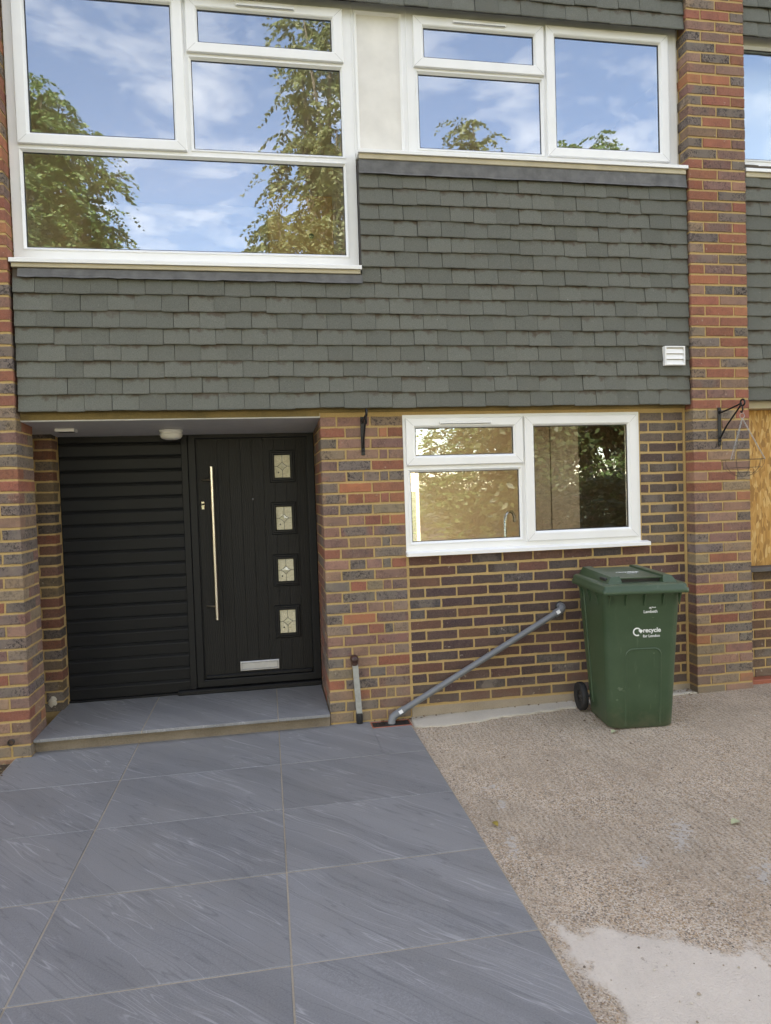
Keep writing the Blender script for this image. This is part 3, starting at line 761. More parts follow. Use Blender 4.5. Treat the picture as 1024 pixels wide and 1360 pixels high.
def sill(win, x0, x1, ztop, nose, th, sub=None):
    mb = MB(); n = .006
    mb.add([(x0, .02, ztop), (x1, .02, ztop), (x1, nose+.004, ztop-.010), (x0, nose+.004, ztop-.010), (x0, nose, ztop-.014), (x1, nose, ztop-.014), (x1, nose, ztop-th), (x0, nose, ztop-th), (x0, .02, ztop-th), (x1, .02, ztop-th)],
           [(0, 3, 2, 1), (3, 4, 5, 2), (4, 7, 6, 5), (7, 8, 9, 6), (8, 0, 1, 9), (0, 8, 7, 4, 3), (1, 2, 5, 6, 9)])
    mb.build('sill', 'upvc', win)
    if sub: MB().box(x0+.008, x1-.008, nose+.014, .01, ztop-th-sub, ztop-th-.0005, .003).build('sub_sill', 'upvc_dirty', win)
def frame_grid(name, x0, x1, z0, z1, holes, label, depth=.07):
    """outer frame with mullions: flat members filling everything but the holes"""
    xs = sorted({x0, x1, *[h[0] for h in holes], *[h[1] for h in holes]}); zs = sorted({z0, z1, *[h[2] for h in holes], *[h[3] for h in holes]})
    mb = MB()
    cells = {}
    for i in range(len(xs)-1):
        for j in range(len(zs)-1):
            cx, cz = (xs[i]+xs[i+1])/2, (zs[j]+zs[j+1])/2
            cells[i, j] = not any(h[0] < cx < h[1] and h[2] < cz < h[3] for h in holes)
    for (i, j), on in cells.items():
        if not on: continue
        a, b, c, d = xs[i], xs[i+1], zs[j], zs[j+1]
        mb.add([(a, 0, c), (b, 0, c), (b, 0, d), (a, 0, d)], [(0, 1, 2, 3)]); mb.add([(a, depth, c), (b, depth, c), (b, depth, d), (a, depth, d)], [(3, 2, 1, 0)])
        for (di, dj, p, q) in ((-1, 0, (a, c), (a, d)), (1, 0, (b, c), (b, d)), (0, -1, (a, c), (b, c)), (0, 1, (a, d), (b, d))):
            if not cells.get((i+di, j+dj), False):
                mb.add([(p[0], 0, p[1]), (q[0], 0, q[1]), (q[0], depth, q[1]), (p[0], depth, p[1])], [(0, 1, 2, 3)])
    o = mb.build(name, 'upvc', house); o['label'] = label; return o
def shrink(r, d): return (r[0]+d, r[1]-d, r[2]+d, r[3]-d)
def grow(r, d): return (r[0]-d, r[1]+d, r[2]-d, r[3]+d)
# large upper window
S1, P1 = (-2.386, -1.365, 3.818, 4.815), (-2.318, -1.440, 3.902, 4.733)
S2, P2 = (-1.345, -.331, 4.450, 4.802), (-1.272, -.402, 4.545, 4.734)
F3, F4 = (-1.320, -.356, 3.848, 4.412), (-2.364, -.354, 3.190, 3.776)
w1 = frame_grid('window', -2.440, -.268, 3.085, 4.865, [shrink(S1, .018), shrink(S2, .018), grow(F3, .018), grow(F4, .018)], 'large white framed upper window with four lights')
sash(w1, *S1, P1); sash(w1, *S2, P2); fixed(w1, F3); fixed(w1, F4); trickle(w1, -1.026, -.646, 4.766)
sill(w1, -2.442, -.266, 3.098, -.105, .036, .028)
# coupled spandrel panel and smaller upper window
SP = (-.230, .053, 3.907, 4.790)
S5, P5 = (.150, 1.086, 4.460, 4.803), (.226, 1.016, 4.558, 4.738)
F6 = (.183, 1.060, 3.932, 4.424)
S7, P7 = (1.102, 2.036, 3.908, 4.812), (1.184, 1.977, 3.996, 4.750)
w2 = frame_grid('window', -.266, 2.107, 3.853, 4.865, [grow(SP, .018), shrink(S5, .018), grow(F6, .018), shrink(S7, .018)], 'smaller white framed upper window with blank side panel')
MB().ring(*grow(SP, .022), [(0, .001), (0, -.006), (.006, -.007), (.020, .010), (.020, .02), (0, .02)]).build('bead', 'upvc', w2)
MB().box(SP[0]-.003, SP[1]+.003, .012, .020, SP[2]-.003, SP[3]+.003).build('spandrel_panel', 'spandrel', w2)
for x in (-.2655, .104): MB().box(x-.004, x+.004, -.006, .001, 3.86, 4.862, .002).build('cover_strip', 'upvc', w2)
sash(w2, *S5, P5); fixed(w2, F6); sash(w2, *S7, P7); trickle(w2, .427, .808, 4.772)
sill(w2, -.264, 2.124, 3.862, -.105, .034, .036)
# ground floor kitchen window
S8, P8 = (.014, .859, 1.754, 2.082), (.092, .790, 1.827, 2.013)
F9 = (.045, .828, 1.228, 1.708)
S10, P10 = (.872, 1.731, 1.196, 2.085), (.960, 1.664, 1.268, 2.015)
w3 = frame_grid('window', -.004, 1.756, 1.160, 2.105, [shrink(S8, .018), grow(F9, .018), shrink(S10, .018)], 'white framed kitchen window beside the porch')
sash(w3, *S8, P8); fixed(w3, F9); sash(w3, *S10, P10); trickle(w3, .249, .628, 2.046)
sill(w3, -.008, 1.806, 1.166, -.052, .036)

# ------------------------------------------------------------------ front door, frame and slatted side panel
DY = .70
fd = thing('front_door', None, None); fd.parent = house; fd['label'] = 'black woodgrain front door with four small leaded panes'
MB().ring(-1.515, -.571, .135, 2.080, [(0, DY+.08), (0, DY), (.004, DY-.004), (.050, DY-.004), (.056, DY), (.056, DY+.022), (.066, DY+.022), (.066, DY+.08)]).build('door_frame', 'anthracite', fd)
MB().box(-1.655, -.571, DY-.045, DY+.06, STZ+.0005, .130, .006).build('threshold', 'anthracite', fd)
LX = [-1.449]+[-1.302+.0852*i for i in range(8)]+[-.637]
lz0, lz1 = .196, 2.014
for i in range(len(LX)-1):
    o = MB().box(-(LX[i+1]-LX[i])/2+.0004, (LX[i+1]-LX[i])/2-.0004, 0, .04, lz0, lz1, .0008).build('plank', 'door', fd, ((LX[i]+LX[i+1])/2, DY+.010, 0))
MB().box(-1.446, -.640, DY-.012, DY+.012, .197, .226, .007).build('weather_bar', 'anthracite', fd)
GZ = [(1.678, 1.925), (1.276, 1.527), (.877, 1.123), (.474, .727)]
for z0, z1 in GZ:
    MB().ring(-.914, -.720, z0, z1, [(0, DY+.014), (0, DY+.002), (.006, DY-.004), (.014, DY-.004), (.020, DY-.010), (.030, DY-.010), (.038, DY+.004), (.038, DY+.014)]).build('glazing_frame', 'anthracite', fd)
    x0, x1, a, b = -.877, -.757, z0+.037, z1-.037; cx, cz = (x0+x1)/2, (a+b)/2; yy = DY+.0075
    MB().box(x0, x1, yy, yy+.002, a, b).build('pane', 'obscure', fd)
    MB().add([(cx-.036, yy-.0006, cz), (cx, yy-.0006, cz-.030), (cx+.036, yy-.0006, cz), (cx, yy-.0006, cz+.030), (cx, yy-.005, cz)], [(0, 1, 4), (1, 2, 4), (2, 3, 4), (3, 0, 4)]).build('bevel_diamond', 'bevel_glass', fd)
    cm = MB(); Y = yy-.002
    def arc(p, q, c, n=6):
        return [tuple((1-t)**2*p[k]+2*t*(1-t)*c[k]+t*t*q[k] for k in range(3)) for t in [i/n for i in range(n+1)]]
    T, B, L_, R_ = (cx, Y, cz+.034), (cx, Y, cz-.034), (cx-.040, Y, cz), (cx+.040, Y, cz)
    for p, q in ((T, R_), (R_, B), (B, L_), (L_, T)): cm.tube(arc(p, q, ((p[0]+q[0])/2*.7+cx*.3, Y, (p[2]+q[2])/2*.7+cz*.3)), .0016, 5)
    cm.tube([T, (cx, Y, b)], .0016, 5); cm.tube([B, (cx, Y, a)], .0016, 5); cm.tube([L_, (x0, Y, cz)], .0016, 5); cm.tube([R_, (x1, Y, cz)], .0016, 5)
    cm.build('leading', 'came', fd)
    for (dx, dz) in ((-.030, -.047),): MB().lathe([(0, 0), (.006, -.001), (.006, .002)], 10, 'y', (cx+dx, yy-.0008, cz+dz)).build('bullion', 'came', fd)
hd = MB().tube([(-1.343, DY-.060, .657), (-1.343, DY-.060, 1.811)], .0135, 16).build('pull_handle', 'steel', fd)
for z in (1.712, .757): MB().tube([(-1.345, DY-.056, z), (-1.392, DY-.022, z), (-1.420, DY+.012, z)], .008, 10).build('handle_bracket', 'steel', fd)
lk = MB().box(-1.436, -1.406, DY-.001, DY+.012, 1.486, 1.554, .009).build('lock', 'chrome', fd)
MB().lathe([(.0, -.004), (.009, -.004), (.009, .004)], 16, 'y', (-1.421, DY-.002, 1.530)).build('keyhole', 'black_plastic', fd)
MB().lathe([(.0, -.003), (.007, -.002), (.008, .012)], 14, 'y', (-1.047, DY+.006, 1.556)).build('peephole', 'chrome', fd)
lb = MB().ring(-1.190, -.895, .240, .312, [(0, DY+.012), (0, DY-.002), (.003, DY-.004), (.010, DY-.004), (.012, DY), (.012, DY+.012)]).build('letterbox', 'letter', fd)
MB().box(-1.177, -.908, DY-.002, DY+.004, .253, .299, .002).build('letter_flap', 'letter', fd)
sp_ = thing('slatted_panel', None, None); sp_.parent = house; sp_['label'] = 'black horizontal slatted panel beside the front door'
bx('backing', 'anthracite', sp_, -2.46, -1.51, DY+.035, DY+.06, STZ, 2.085)
bx('post', 'anthracite', sp_, -1.566, -1.517, DY-.003, DY+.05, STZ+.034, 2.085, .003)
bx('base_rail', 'anthracite', sp_, -2.44, -1.656, DY-.006, DY+.05, STZ+.0005, STZ+.014, .002)
slat_prof = [(0, .034), (0, .011), (.006, .007), (.076, .004), (.082, .006), (.086, .011), (.089, .011), (.093, .016), (.098, .018), (.098, .034)]
sm_ = MB(); n = len(slat_prof); vs = [(x, DY+y, z) for x in (-2.43, -1.567) for z, y in slat_prof]
sm_.add(vs, [(i, (i+1) % n, n+(i+1) % n, n+i) for i in range(n)]+[tuple(range(n)), tuple(range(n, 2*n))])
slat_me = sm_.mesh('slat', 'anthracite')
for k in range(20):
    z = .110+k*.0998
    o = obj('slat', slat_me, sp_, (0, random.uniform(-.0006, .0006), z))
    if z+.097 > 2.075: o.scale = (1, 1, (2.07-z)/.0975)

# ------------------------------------------------------------------ body of the house (rooms, floors, upper storey)
H = 8.0
bd = MB()
def bwall(*a): bd.box(*a)
IY0, IY1 = .205, 3.8
bwall(-2.9, -2.77, IY0, IY1, 0, H); bwall(2.40, 2.58, IY0, IY1, 0, H)
# inner leaf of the front wall round the openings
bwall(-2.45, 2.4, .08, .20, 2.17, 3.06); bwall(-2.45, -2.442, .02, .2, 3.06, 4.9); bwall(2.110, 2.4, .02, .2, 3.06, 5.5)
bwall(-.262, 2.11, .041, .2, 3.06, 3.845); bwall(-2.45, 2.4, .042, .2, 4.868, 5.5); bwall(-2.9, 2.58, .02, .2, 5.5, H)
bwall(2.128, 2.40, .206, .25, 0, 3.1)
# rear wall with openings for the rear windows
def rear(z0, z1, opens):
    xs = -2.77
    for (a, b, c, d) in opens:
        bwall(xs, a, IY1-.2, IY1, z0, z1); bwall(a, b, IY1-.2, IY1, z0, c); bwall(a, b, IY1-.2, IY1, d, z1); xs = b
    bwall(xs, 2.40, IY1-.2, IY1, z0, z1)
rear(0, 2.4, [(-2.2, -1.0, 1.0, 2.1), (-.40, .90, .12, 2.25)]); rear(2.4, 5.0, [(-2.3, -1.7, 2.75, 3.6), (.2, .8, 2.75, 3.6)]); rear(5.0, H, [])
bd.build('structure_wall', 'plaster', house)
bx('indoor_floor', 'floor_in', house, -2.77, 2.4, .805, IY1, .0, .10)
bx('indoor_floor', 'floor_in', house, -2.77, 2.4, .22, IY1-.2, 2.56, 2.62)
bx('ceiling', 'plaster_white', house, -2.77, 2.4, .805, IY1-.2, 2.36, 2.40)
bx('ceiling', 'plaster_white', house, -.38, 2.4, .21, .804, 2.36, 2.40)
bx('ceiling', 'plaster_white', house, -2.77, 2.4, .21, IY1-.2, 4.93, 4.98)
bx('partition', 'plaster', house, -.52, -.42, .81, IY1-.2, .1, 2.36); bx('partition', 'plaster', house, -.255, -.16, .21, IY1-.2, 2.62, 4.93)
bx('porch_back_wall', 'plaster', house, -2.77, -.41, .79, .80, 0, 2.36)
bx('upper_storey', 'tile', house, -2.44, 2.12, -.06, .015, 5.52, H)
bx('roof', 'roof', house, -3.0, 2.7, -.25, IY1+.2, H, H+.25)
# things glimpsed through the panes, and one added dark block
cw = thing('kitchen_worktop', 'grey kitchen worktop behind the lower window', 'worktop', (0, 0, 0))
bx('top', 'lead', cw, -.36, 2.05, .22, .78, 1.02, 1.06, .004); bx('cabinet', 'plaster_white', cw, -.35, 2.04, .25, .76, .11, 1.02)
tp = thing('kitchen_tap', 'chrome swan neck tap behind the kitchen window', 'tap', (.83, .33, 1.06))
MB().tube([(0, 0, 0), (0, 0, .02)], .026, 16).build('base', 'chrome', tp)
MB().tube([(0, 0, 0), (0, 0, .27), (.012, .01, .315), (.04, .03, .34), (.075, .05, .335), (.10, .065, .30), (.105, .07, .255)], .0125, 12).build('spout', 'chrome', tp)
MB().tube([(0, 0, .05), (-.05, 0, .075)], .006, 8).build('lever', 'chrome', tp)
cb = thing('cupboard', 'orange pine cupboard standing behind the large upper window', 'cupboard', (0, 0, 0))
bx('body', 'pine', cb, -.86, -.40, .35, .80, 2.62, 3.72, .004); bx('door', 'pine', cb, -.855, -.40, .335, .349, 2.65, 3.70, .003)
MB().lathe([(0, -.03), (.018, -.025), (.012, -.012), (.010, 0)], 14, 'y', (-.56, .335, 3.42)).build('knob', 'iron', cb)
dm = thing('dome_sensor', 'small white dome sensor on the inside sill of the large upper window', 'sensor', (-.925, .13, 3.155))
MB().lathe([(.0, 0), (.032, 0), (.034, .03), (.034, .045)], 20).build('base', 'black_plastic', dm)
MB().lathe([(.034, .045), (.033, .060), (.024, .076), (.012, .083), (.0, .085)], 20).build('dome', 'upvc', dm)
ku = thing('added_dark_block', 'added tall dark block that darkens the right light of the lower window', 'cabinet', (0, 0, 0))  # invented unit, added so the room behind this pane stays dark
bx('block_body', 'dark_block', ku, 1.78, 2.38, 1.0, 2.26, .10, 2.30)
for k in range(2): bx('door', 'dark_block', ku, 1.762, 1.779, 1.01+k*.62, 1.61+k*.62, .16, 2.28, .003)  # fronts of the same added dark block
bx('window_board', 'plaster_white', house, -2.43, -.27, .071, .22, 3.12, 3.155)
bx('window_board', 'plaster_white', house, -.005, 1.757, .071, .22, 1.13, 1.165)
# blank hall behind; neighbour houses on both sides
nb = thing('terraced_house', 'neighbouring house with a boarded-up opening beyond the right pier', 'house')
nt = bx('tile_hanging', 'wood_sill', nb, 2.59, 4.4, -.028, .04, 2.18, 3.84)
for r in range(16): 
    if 2.165+r*GA < 3.80: tile_row(nt, 2.588, 3.9, 2.165+r*GA, r % 2 == 0)
nt2 = bx('tile_hanging', 'wood_sill', nb, 2.59, 4.4, -.028, .04, 4.87, 5.5)
for r in range(5): tile_row(nt2, 2.588, 3.9, 4.815+r*GA, r % 2 == 1)
hs = house
house = nb
PN = (2.640, 3.55, 3.975, 4.775)
w4 = frame_grid('window', 2.588, 4.4, 3.86, 4.865, [grow(PN, .018)], 'white framed upper window of the neighbouring house')
fixed(w4, PN); sill(w4, 2.588, 4.4, 3.866, -.105, .034, .036)
house = hs
nw = MB().box(2.59, 4.4, .0645, .2, -.1, .88).build('brick_wall', 'mortar', nb)
for k in range(0, 12):
    z = Z0+k*C75-.03; x = 2.60-(.1 if k % 2 else .0)
    while x < 3.7:
        a = max(x, 2.592); b = x+.215
        brick(nw, a, b, z, .06, .1025, [(.5, (.15, .075, .045), .3), (.3, (.13, .08, .055), .5), (.2, PLUM, .5)]); x += .225
bx('sill', 'wood_sill', nb, 2.587, 4.4, -.03, .15, .882, .915, .004)
bx('boarding', 'osb', nb, 2.587, 4.4, .075, .093, .917, 2.112)
bx('fascia', 'upvc_dirty', nb, 2.587, 4.4, -.02, .12, 2.114, 2.176, .004)
bx('side_step', 'terracotta', nb, 2.59, 3.4, -.03, .059, .0, .06, .004)
bx('structure_wall', 'plaster', nb, 2.59, 16, .21, IY1, -.1, H)
bx('front_wall', 'brick_far', nb, 4.41, 16, -.02, .20, -.1, H)
bx('upper_storey', 'tile', nb, 2.59, 4.4, -.06, .2, 5.52, H); bx('roof', 'roof', nb, 2.71, 16.2, -.25, IY1+.2, H, H+.25)
nl = thing('terraced_house', 'brick house adjoining the left pier', 'house')
bx('structure_wall', 'block', nl, -16, -2.92, .02, IY1, -.1, H)
bx('front_wall', 'brick_far', nl, -16, -2.92, -.06, .018, -.1, H).color = (.2, .09, .06, .5)
bx('roof', 'roof', nl, -16.2, -3.01, -.25, IY1+.2, H, H+.25)
for o in nb.children:
    if o.name.startswith('front_wall'): o.color = (.2, .09, .06, .5)

# ------------------------------------------------------------------ fittings on the house
# waste pipe from the kitchen wall down to the gully
wp = thing('waste_pipe', 'grey plastic waste pipe sloping down the dark brick wall to the drain', 'pipe', (0, 0, 0))
A, B = Vector((1.095, -.055, .697)), Vector((-.118, -.060, .055))
dirp = (B-A).normalized()
MB().tube([A, B], .0215, 18).build('tube', 'pipe', wp)
MB().tube([A+dirp*.055, A-dirp*.005, (1.108, -.050, .712), (1.112, -.03, .716), (1.112, .02, .716)], .0265, 18).build('elbow', 'pipe', wp)
MB().tube([B-dirp*.06, B+dirp*.012, B+dirp*.030+Vector((-.004, 0, -.006)), (-.158, -.072, .012), (-.160, -.073, -.03)], [.0265, .0265, .027, .0265, .0265], 18).build('elbow', 'pipe', wp)
for p in (A+dirp*.03, B-dirp*.03):
    rot = MB().box(-.014, .014, -.0285, -.0262, -.012, .012).build('label_sticker', 'sticker', wp); rot.location = p; rot.rotation_euler = (rad(-14), rad(-28), 0)
MB().lathe([(.026, 0), (.036, 0), (.036, .004)], 18, 'y', (1.112, -.004, .716)).build('wall_hole', 'black_plastic', wp)
# gully with red-brown rim and black grate
gl = thing('drain_gully', 'black drain grate in a red-brown rim at the foot of the wall', 'drain', (-.165, -.082, 0))
MB().ring(-.135, .135, -.060, .060, [(0, -.02), (0, -.001), (.002, .002), (.007, .002), (.009, -.001), (.009, -.02)]).build('rim', 'terracotta', gl).rotation_euler = (rad(90), 0, 0)
for k in range(9): MB().box(-.1245+.0278*k, -.1245+.0278*k+.020, -.050, .050, -.010, -.0005, .002).build('grate_bar', 'grate', gl)
MB().box(-.126, .126, -.051, .051, -.02, -.0028).build('pit', 'black_plastic', gl)
# small conduit stub
cs = thing('conduit_stub', 'grey square conduit stub with brown cap against the brick wall', 'conduit', (-.373, -.02, 0))
MB().add([(-.019, -.015, .07), (.019, -.015, .07), (.019, .013, .07), (-.019, .013, .07), (-.037, -.016, .41), (.001, -.016, .41), (.001, .012, .41), (-.037, .012, .41)],
         [(0, 1, 5, 4), (1, 2, 6, 5), (2, 3, 7, 6), (3, 0, 4, 7), (4, 5, 6, 7), (0, 3, 2, 1)]).build('trunking', 'conduit', cs)
MB().lathe([(.012, -.02), (.0225, -.01), (.0225, .06), (.0215, .074)], 14).build('boot', 'tyre', cs)
MB().lathe([(.0, -.034), (.018, -.030), (.026, -.016), (.028, .0), (.028, .022)], 18, 'y', (-.021, .0, .445)).build('cap', 'brown_cap', cs)
MB().tube([(-.020, -.002, .405), (-.021, -.004, .445)], .022, 12).build('neck', 'brown_cap', cs)
# brackets
def bracket(name, label, loc, plate_h, arm, group=None):
    b = thing(name, label, 'bracket', loc, group)
    bx('wall_plate', 'iron', b, -.013, .013, -.009, 0, -plate_h, .012, .002)
    for z in (-.012, -plate_h*.86): MB().lathe([(0, -.019), (.009, -.017), (.012, -.0085)], 12, 'y', (0, 0, z)).build('bolt', 'iron', b)
    MB().tube([(0, -.008, -.03), (0, -arm*.5, -.012), (0, -arm, .012)], .0062, 8).build('arm', 'iron', b)
    MB().tube([(0, -.008, -plate_h*.82), (0, -arm*.35, -plate_h*.48), (0, -arm, .005)], .0062, 8).build('brace', 'iron', b)
    c = [(0, -arm-.012+.022*math.cos(t), .016+.022*math.sin(t)) for t in [i*math.tau/14 for i in range(15)]]
    MB().tube(c, .006, 8).build('scroll', 'iron', b)
    MB().tube([(0, -arm-.010, -.004), (0, -arm-.012, -.035), (0, -arm-.002, -.052), (0, -arm+.010, -.044)], .0055, 8).build('hook', 'iron', b)
    return b
bracket('hanging_bracket', 'black iron bracket on the brick wall between porch and kitchen window', (-.284, 0, 2.085), .25, .20, 'wall brackets')
bracket('hanging_bracket', 'black iron bracket on the right pier holding an empty wire basket', (2.335, PY, 2.105), .265, .245, 'wall brackets')
hb = thing('hanging_basket', 'empty wire hanging basket on chains beside the right pier', 'basket', (2.335, PY-.250, 2.050))
def circ(r, z, n=28): return [(r*math.cos(i*math.tau/n), r*math.sin(i*math.tau/n), z) for i in range(n+1)]
RB = .135; zr = -.325
MB().tube(circ(RB, zr), .0015, 6).build('rim_wire', 'dark_wire', hb)
for r_, dz in ((.118, -.055), (.085, -.09), (.04, -.115)): MB().tube(circ(r_, zr+dz), .0010, 5).build('hoop', 'dark_wire', hb)
for k in range(5):
    a = k*math.pi/5; MB().tube([(RB*math.cos(t)*math.cos(a), RB*math.cos(t)*math.sin(a), zr-.118*math.sin(t)) for t in [i*math.pi/12 for i in range(13)]], .0010, 5).build('rib', 'dark_wire', hb)
MB().tube([(.018*math.cos(t), 0, -.02+.018*math.sin(t)) for t in [i*math.tau/14 for i in range(15)]], .002, 6).build('ring', 'wire', hb)
for k in range(3):
    a = rad(200+120*k); e = Vector((RB*math.cos(a), RB*math.sin(a), zr)); s0 = Vector((0, 0, -.038)); ch = MB(); m = 24
    for j in range(m):
        p, q = s0.lerp(e, j/m), s0.lerp(e, (j+1.25)/m); d = (q-p).normalized(); w = d.cross(Vector((1, .3, .2)) if j % 2 else Vector((.2, 1, .1))).normalized()*.0034
        ch.tube([p, p*.7+q*.3+w, p*.3+q*.7+w, q, p*.3+q*.7-w, p*.7+q*.3-w, p], .0016, 4, False)
    ch.build('chain', 'wire', hb)
# white louvred extractor vent on the tiles
ve = thing('louvre_vent', 'white square louvred vent on the hung tiles beside the right pier', 'vent', (1.990, -.10, 2.492))
MB().ring(-.079, .079, -.069, .069, [(0, .03), (0, -.010), (.003, -.013), (.009, -.013), (.011, -.008), (.011, .03)]).build('housing', 'upvc', ve)
for k in range(3):
    z = .053-.0402*k; MB().add([(-.069, .0, z), (.069, .0, z), (.069, -.010, z-.036), (-.069, -.010, z-.036), (-.069, -.007, z-.038), (.069, -.007, z-.038)], [(0, 1, 2, 3), (3, 2, 5, 4)]).build('louvre', 'upvc', ve)
bx('back_plate', 'upvc_dirty', ve, -.07, .07, .004, .006, -.06, .06)
# porch lamp and soffit vent
def sofz(y): return 2.099-(y+.004)*.0609
lp = thing('porch_lamp', 'round white bulkhead lamp on the porch ceiling', 'lamp', (-1.60, .46, sofz(.46)))
MB().lathe([(.082, 0), (.082, -.014), (.074, -.018), (.074, -.026), (.080, -.028), (.080, -.036)], 32).build('base', 'upvc', lp)
MB().lathe([(.078, -.036), (.076, -.048), (.064, -.060), (.040, -.068), (.0, -.070)], 32).build('cover', 'lamp_glass', lp)
sv = thing('ceiling_vent', 'small white rectangular vent on the porch ceiling', 'vent', (-2.27, .33, sofz(.33)))
MB().box(-.062, .062, -.05, .05, -.022, .0, .003).build('cover', 'upvc', sv)
for k in range(3): MB().box(-.05, .05, -.03+.025*k, -.02+.025*k, -.0235, -.0215).build('slot', 'gasket', sv)
# overflow pipe end in the left pier
ov = thing('overflow_pipe', 'short pipe end poking from the foot of the left pier', 'pipe', (-2.562, PY, .106))
MB().lathe([(.020, .03), (.020, -.018), (.016, -.018), (.016, .03)], 18, 'y').build('tube', 'dark_wire', ov)
MB().lathe([(.0, .012), (.016, .012)], 18, 'y').build('bore', 'gasket', ov)
# blob of white mortar on the nib wall
mbb = MB(); rg = random.Random(4); vs = [(0, -.005, 0)]
for r_, y in ((.6, -.005), (1., .002)):
    for i in range(14):
        a = i*math.tau/14; q = r_*(1+rg.uniform(-.25, .25)); vs.append((.030*q*math.cos(a), y, .038*q*math.sin(a)))
mbb.add(vs, [(0, 1+i, 1+(i+1) % 14) for i in range(14)]+[(1+i, 15+i, 15+(i+1) % 14, 1+(i+1) % 14) for i in range(14)], True)
tag(mbb.build('mortar_blob', 'mortar_strip', None, (-2.505, .5485, .160)), 'white splash of mortar low on the brick beside the slatted panel', 'mortar')

# ------------------------------------------------------------------ wheelie bin
wb = thing('wheelie_bin', 'green wheeled recycling bin standing against the dark brick wall', 'bin', (1.400, -.425, zdrive(1.4, 0)+.002))
wb.rotation_euler = (0, 0, rad(-6.4))
def rrect(hx, y0, y1, r, z, n=5):
    p = []
    for (cx, cy, a0) in ((hx-r, y1-r, 0), (-hx+r, y1-r, 90), (-hx+r, y0+r, 180), (hx-r, y0+r, 270)):
        for i in range(n+1):
            a = rad(a0+90*i/n); p.append((cx+r*math.cos(a), cy+r*math.sin(a), z))
    return p
def loft(mb, loops, cap0=True, cap1=True, smooth=True):
    n = len(loops[0]); vs = [p for L in loops for p in L]; fs = []
    for k in range(len(loops)-1): fs += [(k*n+i, k*n+(i+1) % n, (k+1)*n+(i+1) % n, (k+1)*n+i) for i in range(n)]
    mb.add(vs, fs, smooth)
    if cap0: mb.add(loops[0], [tuple(range(n))[::-1]])
    if cap1: mb.add(loops[-1], [tuple(range(n))])
    return mb
def bw_(z):          # half width, front y, back y of the body at height z
    t = z/.89; return (.214+.038*t, -.214-.062*t, .180+.09*t)
body = MB()
hx, yf, yb = bw_(.0); L = [rrect(hx-.012, yf+.014, yb-.01, .07, .0)]
for z in (.014, .2, .4, .6, .855): hx, yf, yb = bw_(z); L.append(rrect(hx, yf, yb, .07, z))
hx, yf, yb = bw_(.86); L += [rrect(hx+.004, yf-.004, yb+.004, .07, .862), rrect(hx+.006, yf-.006, yb+.006, .06, .895)]
loft(body, L); body.build('body', 'bin', wb)
# arched raised panel outline on the front, ribs under the rim
def fy(z): return bw_(z)[1]
arch = [(-.112, .025)]+[(-.112, .03+.063*i) for i in range(1, 8)]+[(-.112+.04*(1-math.cos(t)), .475+.045*math.sin(t)) for t in [i*math.pi/10 for i in range(6)]]
arch = arch+[(-x, z) for x, z in arch[::-1]]
MB().tube([(x, fy(z)+.0045, z) for x, z in arch], .0085, 8).build('moulding', 'bin', wb)
for x in (-.225, -.12, 0, .12, .225): MB().add([(x-.004, fy(.86)-.001, .80), (x+.004, fy(.86)-.001, .80), (x+.004, fy(.86)-.035, .884), (x-.004, fy(.86)-.035, .884), (x-.004, fy(.86)+.005, .884), (x+.004, fy(.86)+.005, .884), ], [(0, 1, 2, 3), (0, 3, 4), (1, 5, 2), (3, 2, 5, 4)]).build('rim_rib', 'bin', wb)
for y in (-.15, 0, .14):
    for s_ in (-1, 1):
        x = s_*bw_(.86)[0]; MB().add([(x, y-.004, .79), (x, y+.004, .79), (x+s_*.022, y+.004, .884), (x+s_*.022, y-.004, .884), (x-s_*.004, y-.004, .884), (x-s_*.004, y+.004, .884)], [(0, 1, 2, 3), (0, 3, 4), (1, 5, 2), (2, 5, 4, 3)]).build('rim_rib', 'bin', wb)
for s_ in (-1, 1):   # vertical pleats on the sides near the back
    MB().tube([(s_*(bw_(.1)[0]-.004), .07, .10), (s_*(bw_(.84)[0]-.004), .12, .84)], .010, 8).build('side_rib', 'bin', wb)
lid = MB()
loft(lid, [rrect(.258, -.300, .285, .03, .884), rrect(.275, -.322, .300, .03, .880), rrect(.278, -.325, .302, .03, .884), rrect(.277, -.324, .302, .03, .907), rrect(.268, -.314, .302, .03, .912), rrect(.267, -.313, .302, .028, .930), rrect(.262, -.306, .302, .028, .936), rrect(.255, -.29, .298, .03, .942)])
ld = lid.build('lid', 'bin', wb)
# raised side ridges, sunken middle and front slot of the lid
for s_ in (-1, 1):
    a, b = s_*.130, s_*.225
    MB().add([(a, -.262, .938), (b, -.262, .938), (b, .29, .936), (a, .29, .938), (a+s_*.012, -.235, .985), (b-s_*.030, -.235, .982), (b-s_*.030, .28, .992), (a+s_*.012, .28, .994)],
             [(0, 1, 5, 4), (1, 2, 6, 5), (2, 3, 7, 6), (3, 0, 4, 7), (4, 5, 6, 7)]).build('lid_ridge', 'bin', wb)
    MB().box(s_*.212-.008, s_*.212+.008, -.20, -.10, .950, .972, .004).build('grip_hollow', 'black_plastic', wb)
MB().add([(-.150, -.225, .972), (.150, -.225, .972), (.150, .28, .982), (-.150, .28, .982), (-.150, -.225, .966), (.150, -.225, .966), (.150, .28, .937), (-.150, .28, .937)],
         [(0, 1, 2, 3), (0, 4, 5, 1), (4, 7, 6, 5), (1, 5, 6, 2), (0, 3, 7, 4), (2, 6, 7, 3)]).build('lid_panel', 'bin', wb)
MB().box(-.140, .140, -.205, -.19, .939, .967).build('lid_slot', 'black_plastic', wb)
MB().tube([(-.20, .325, .90), (.20, .325, .90)], .014, 12).build('handle', 'bin', wb)
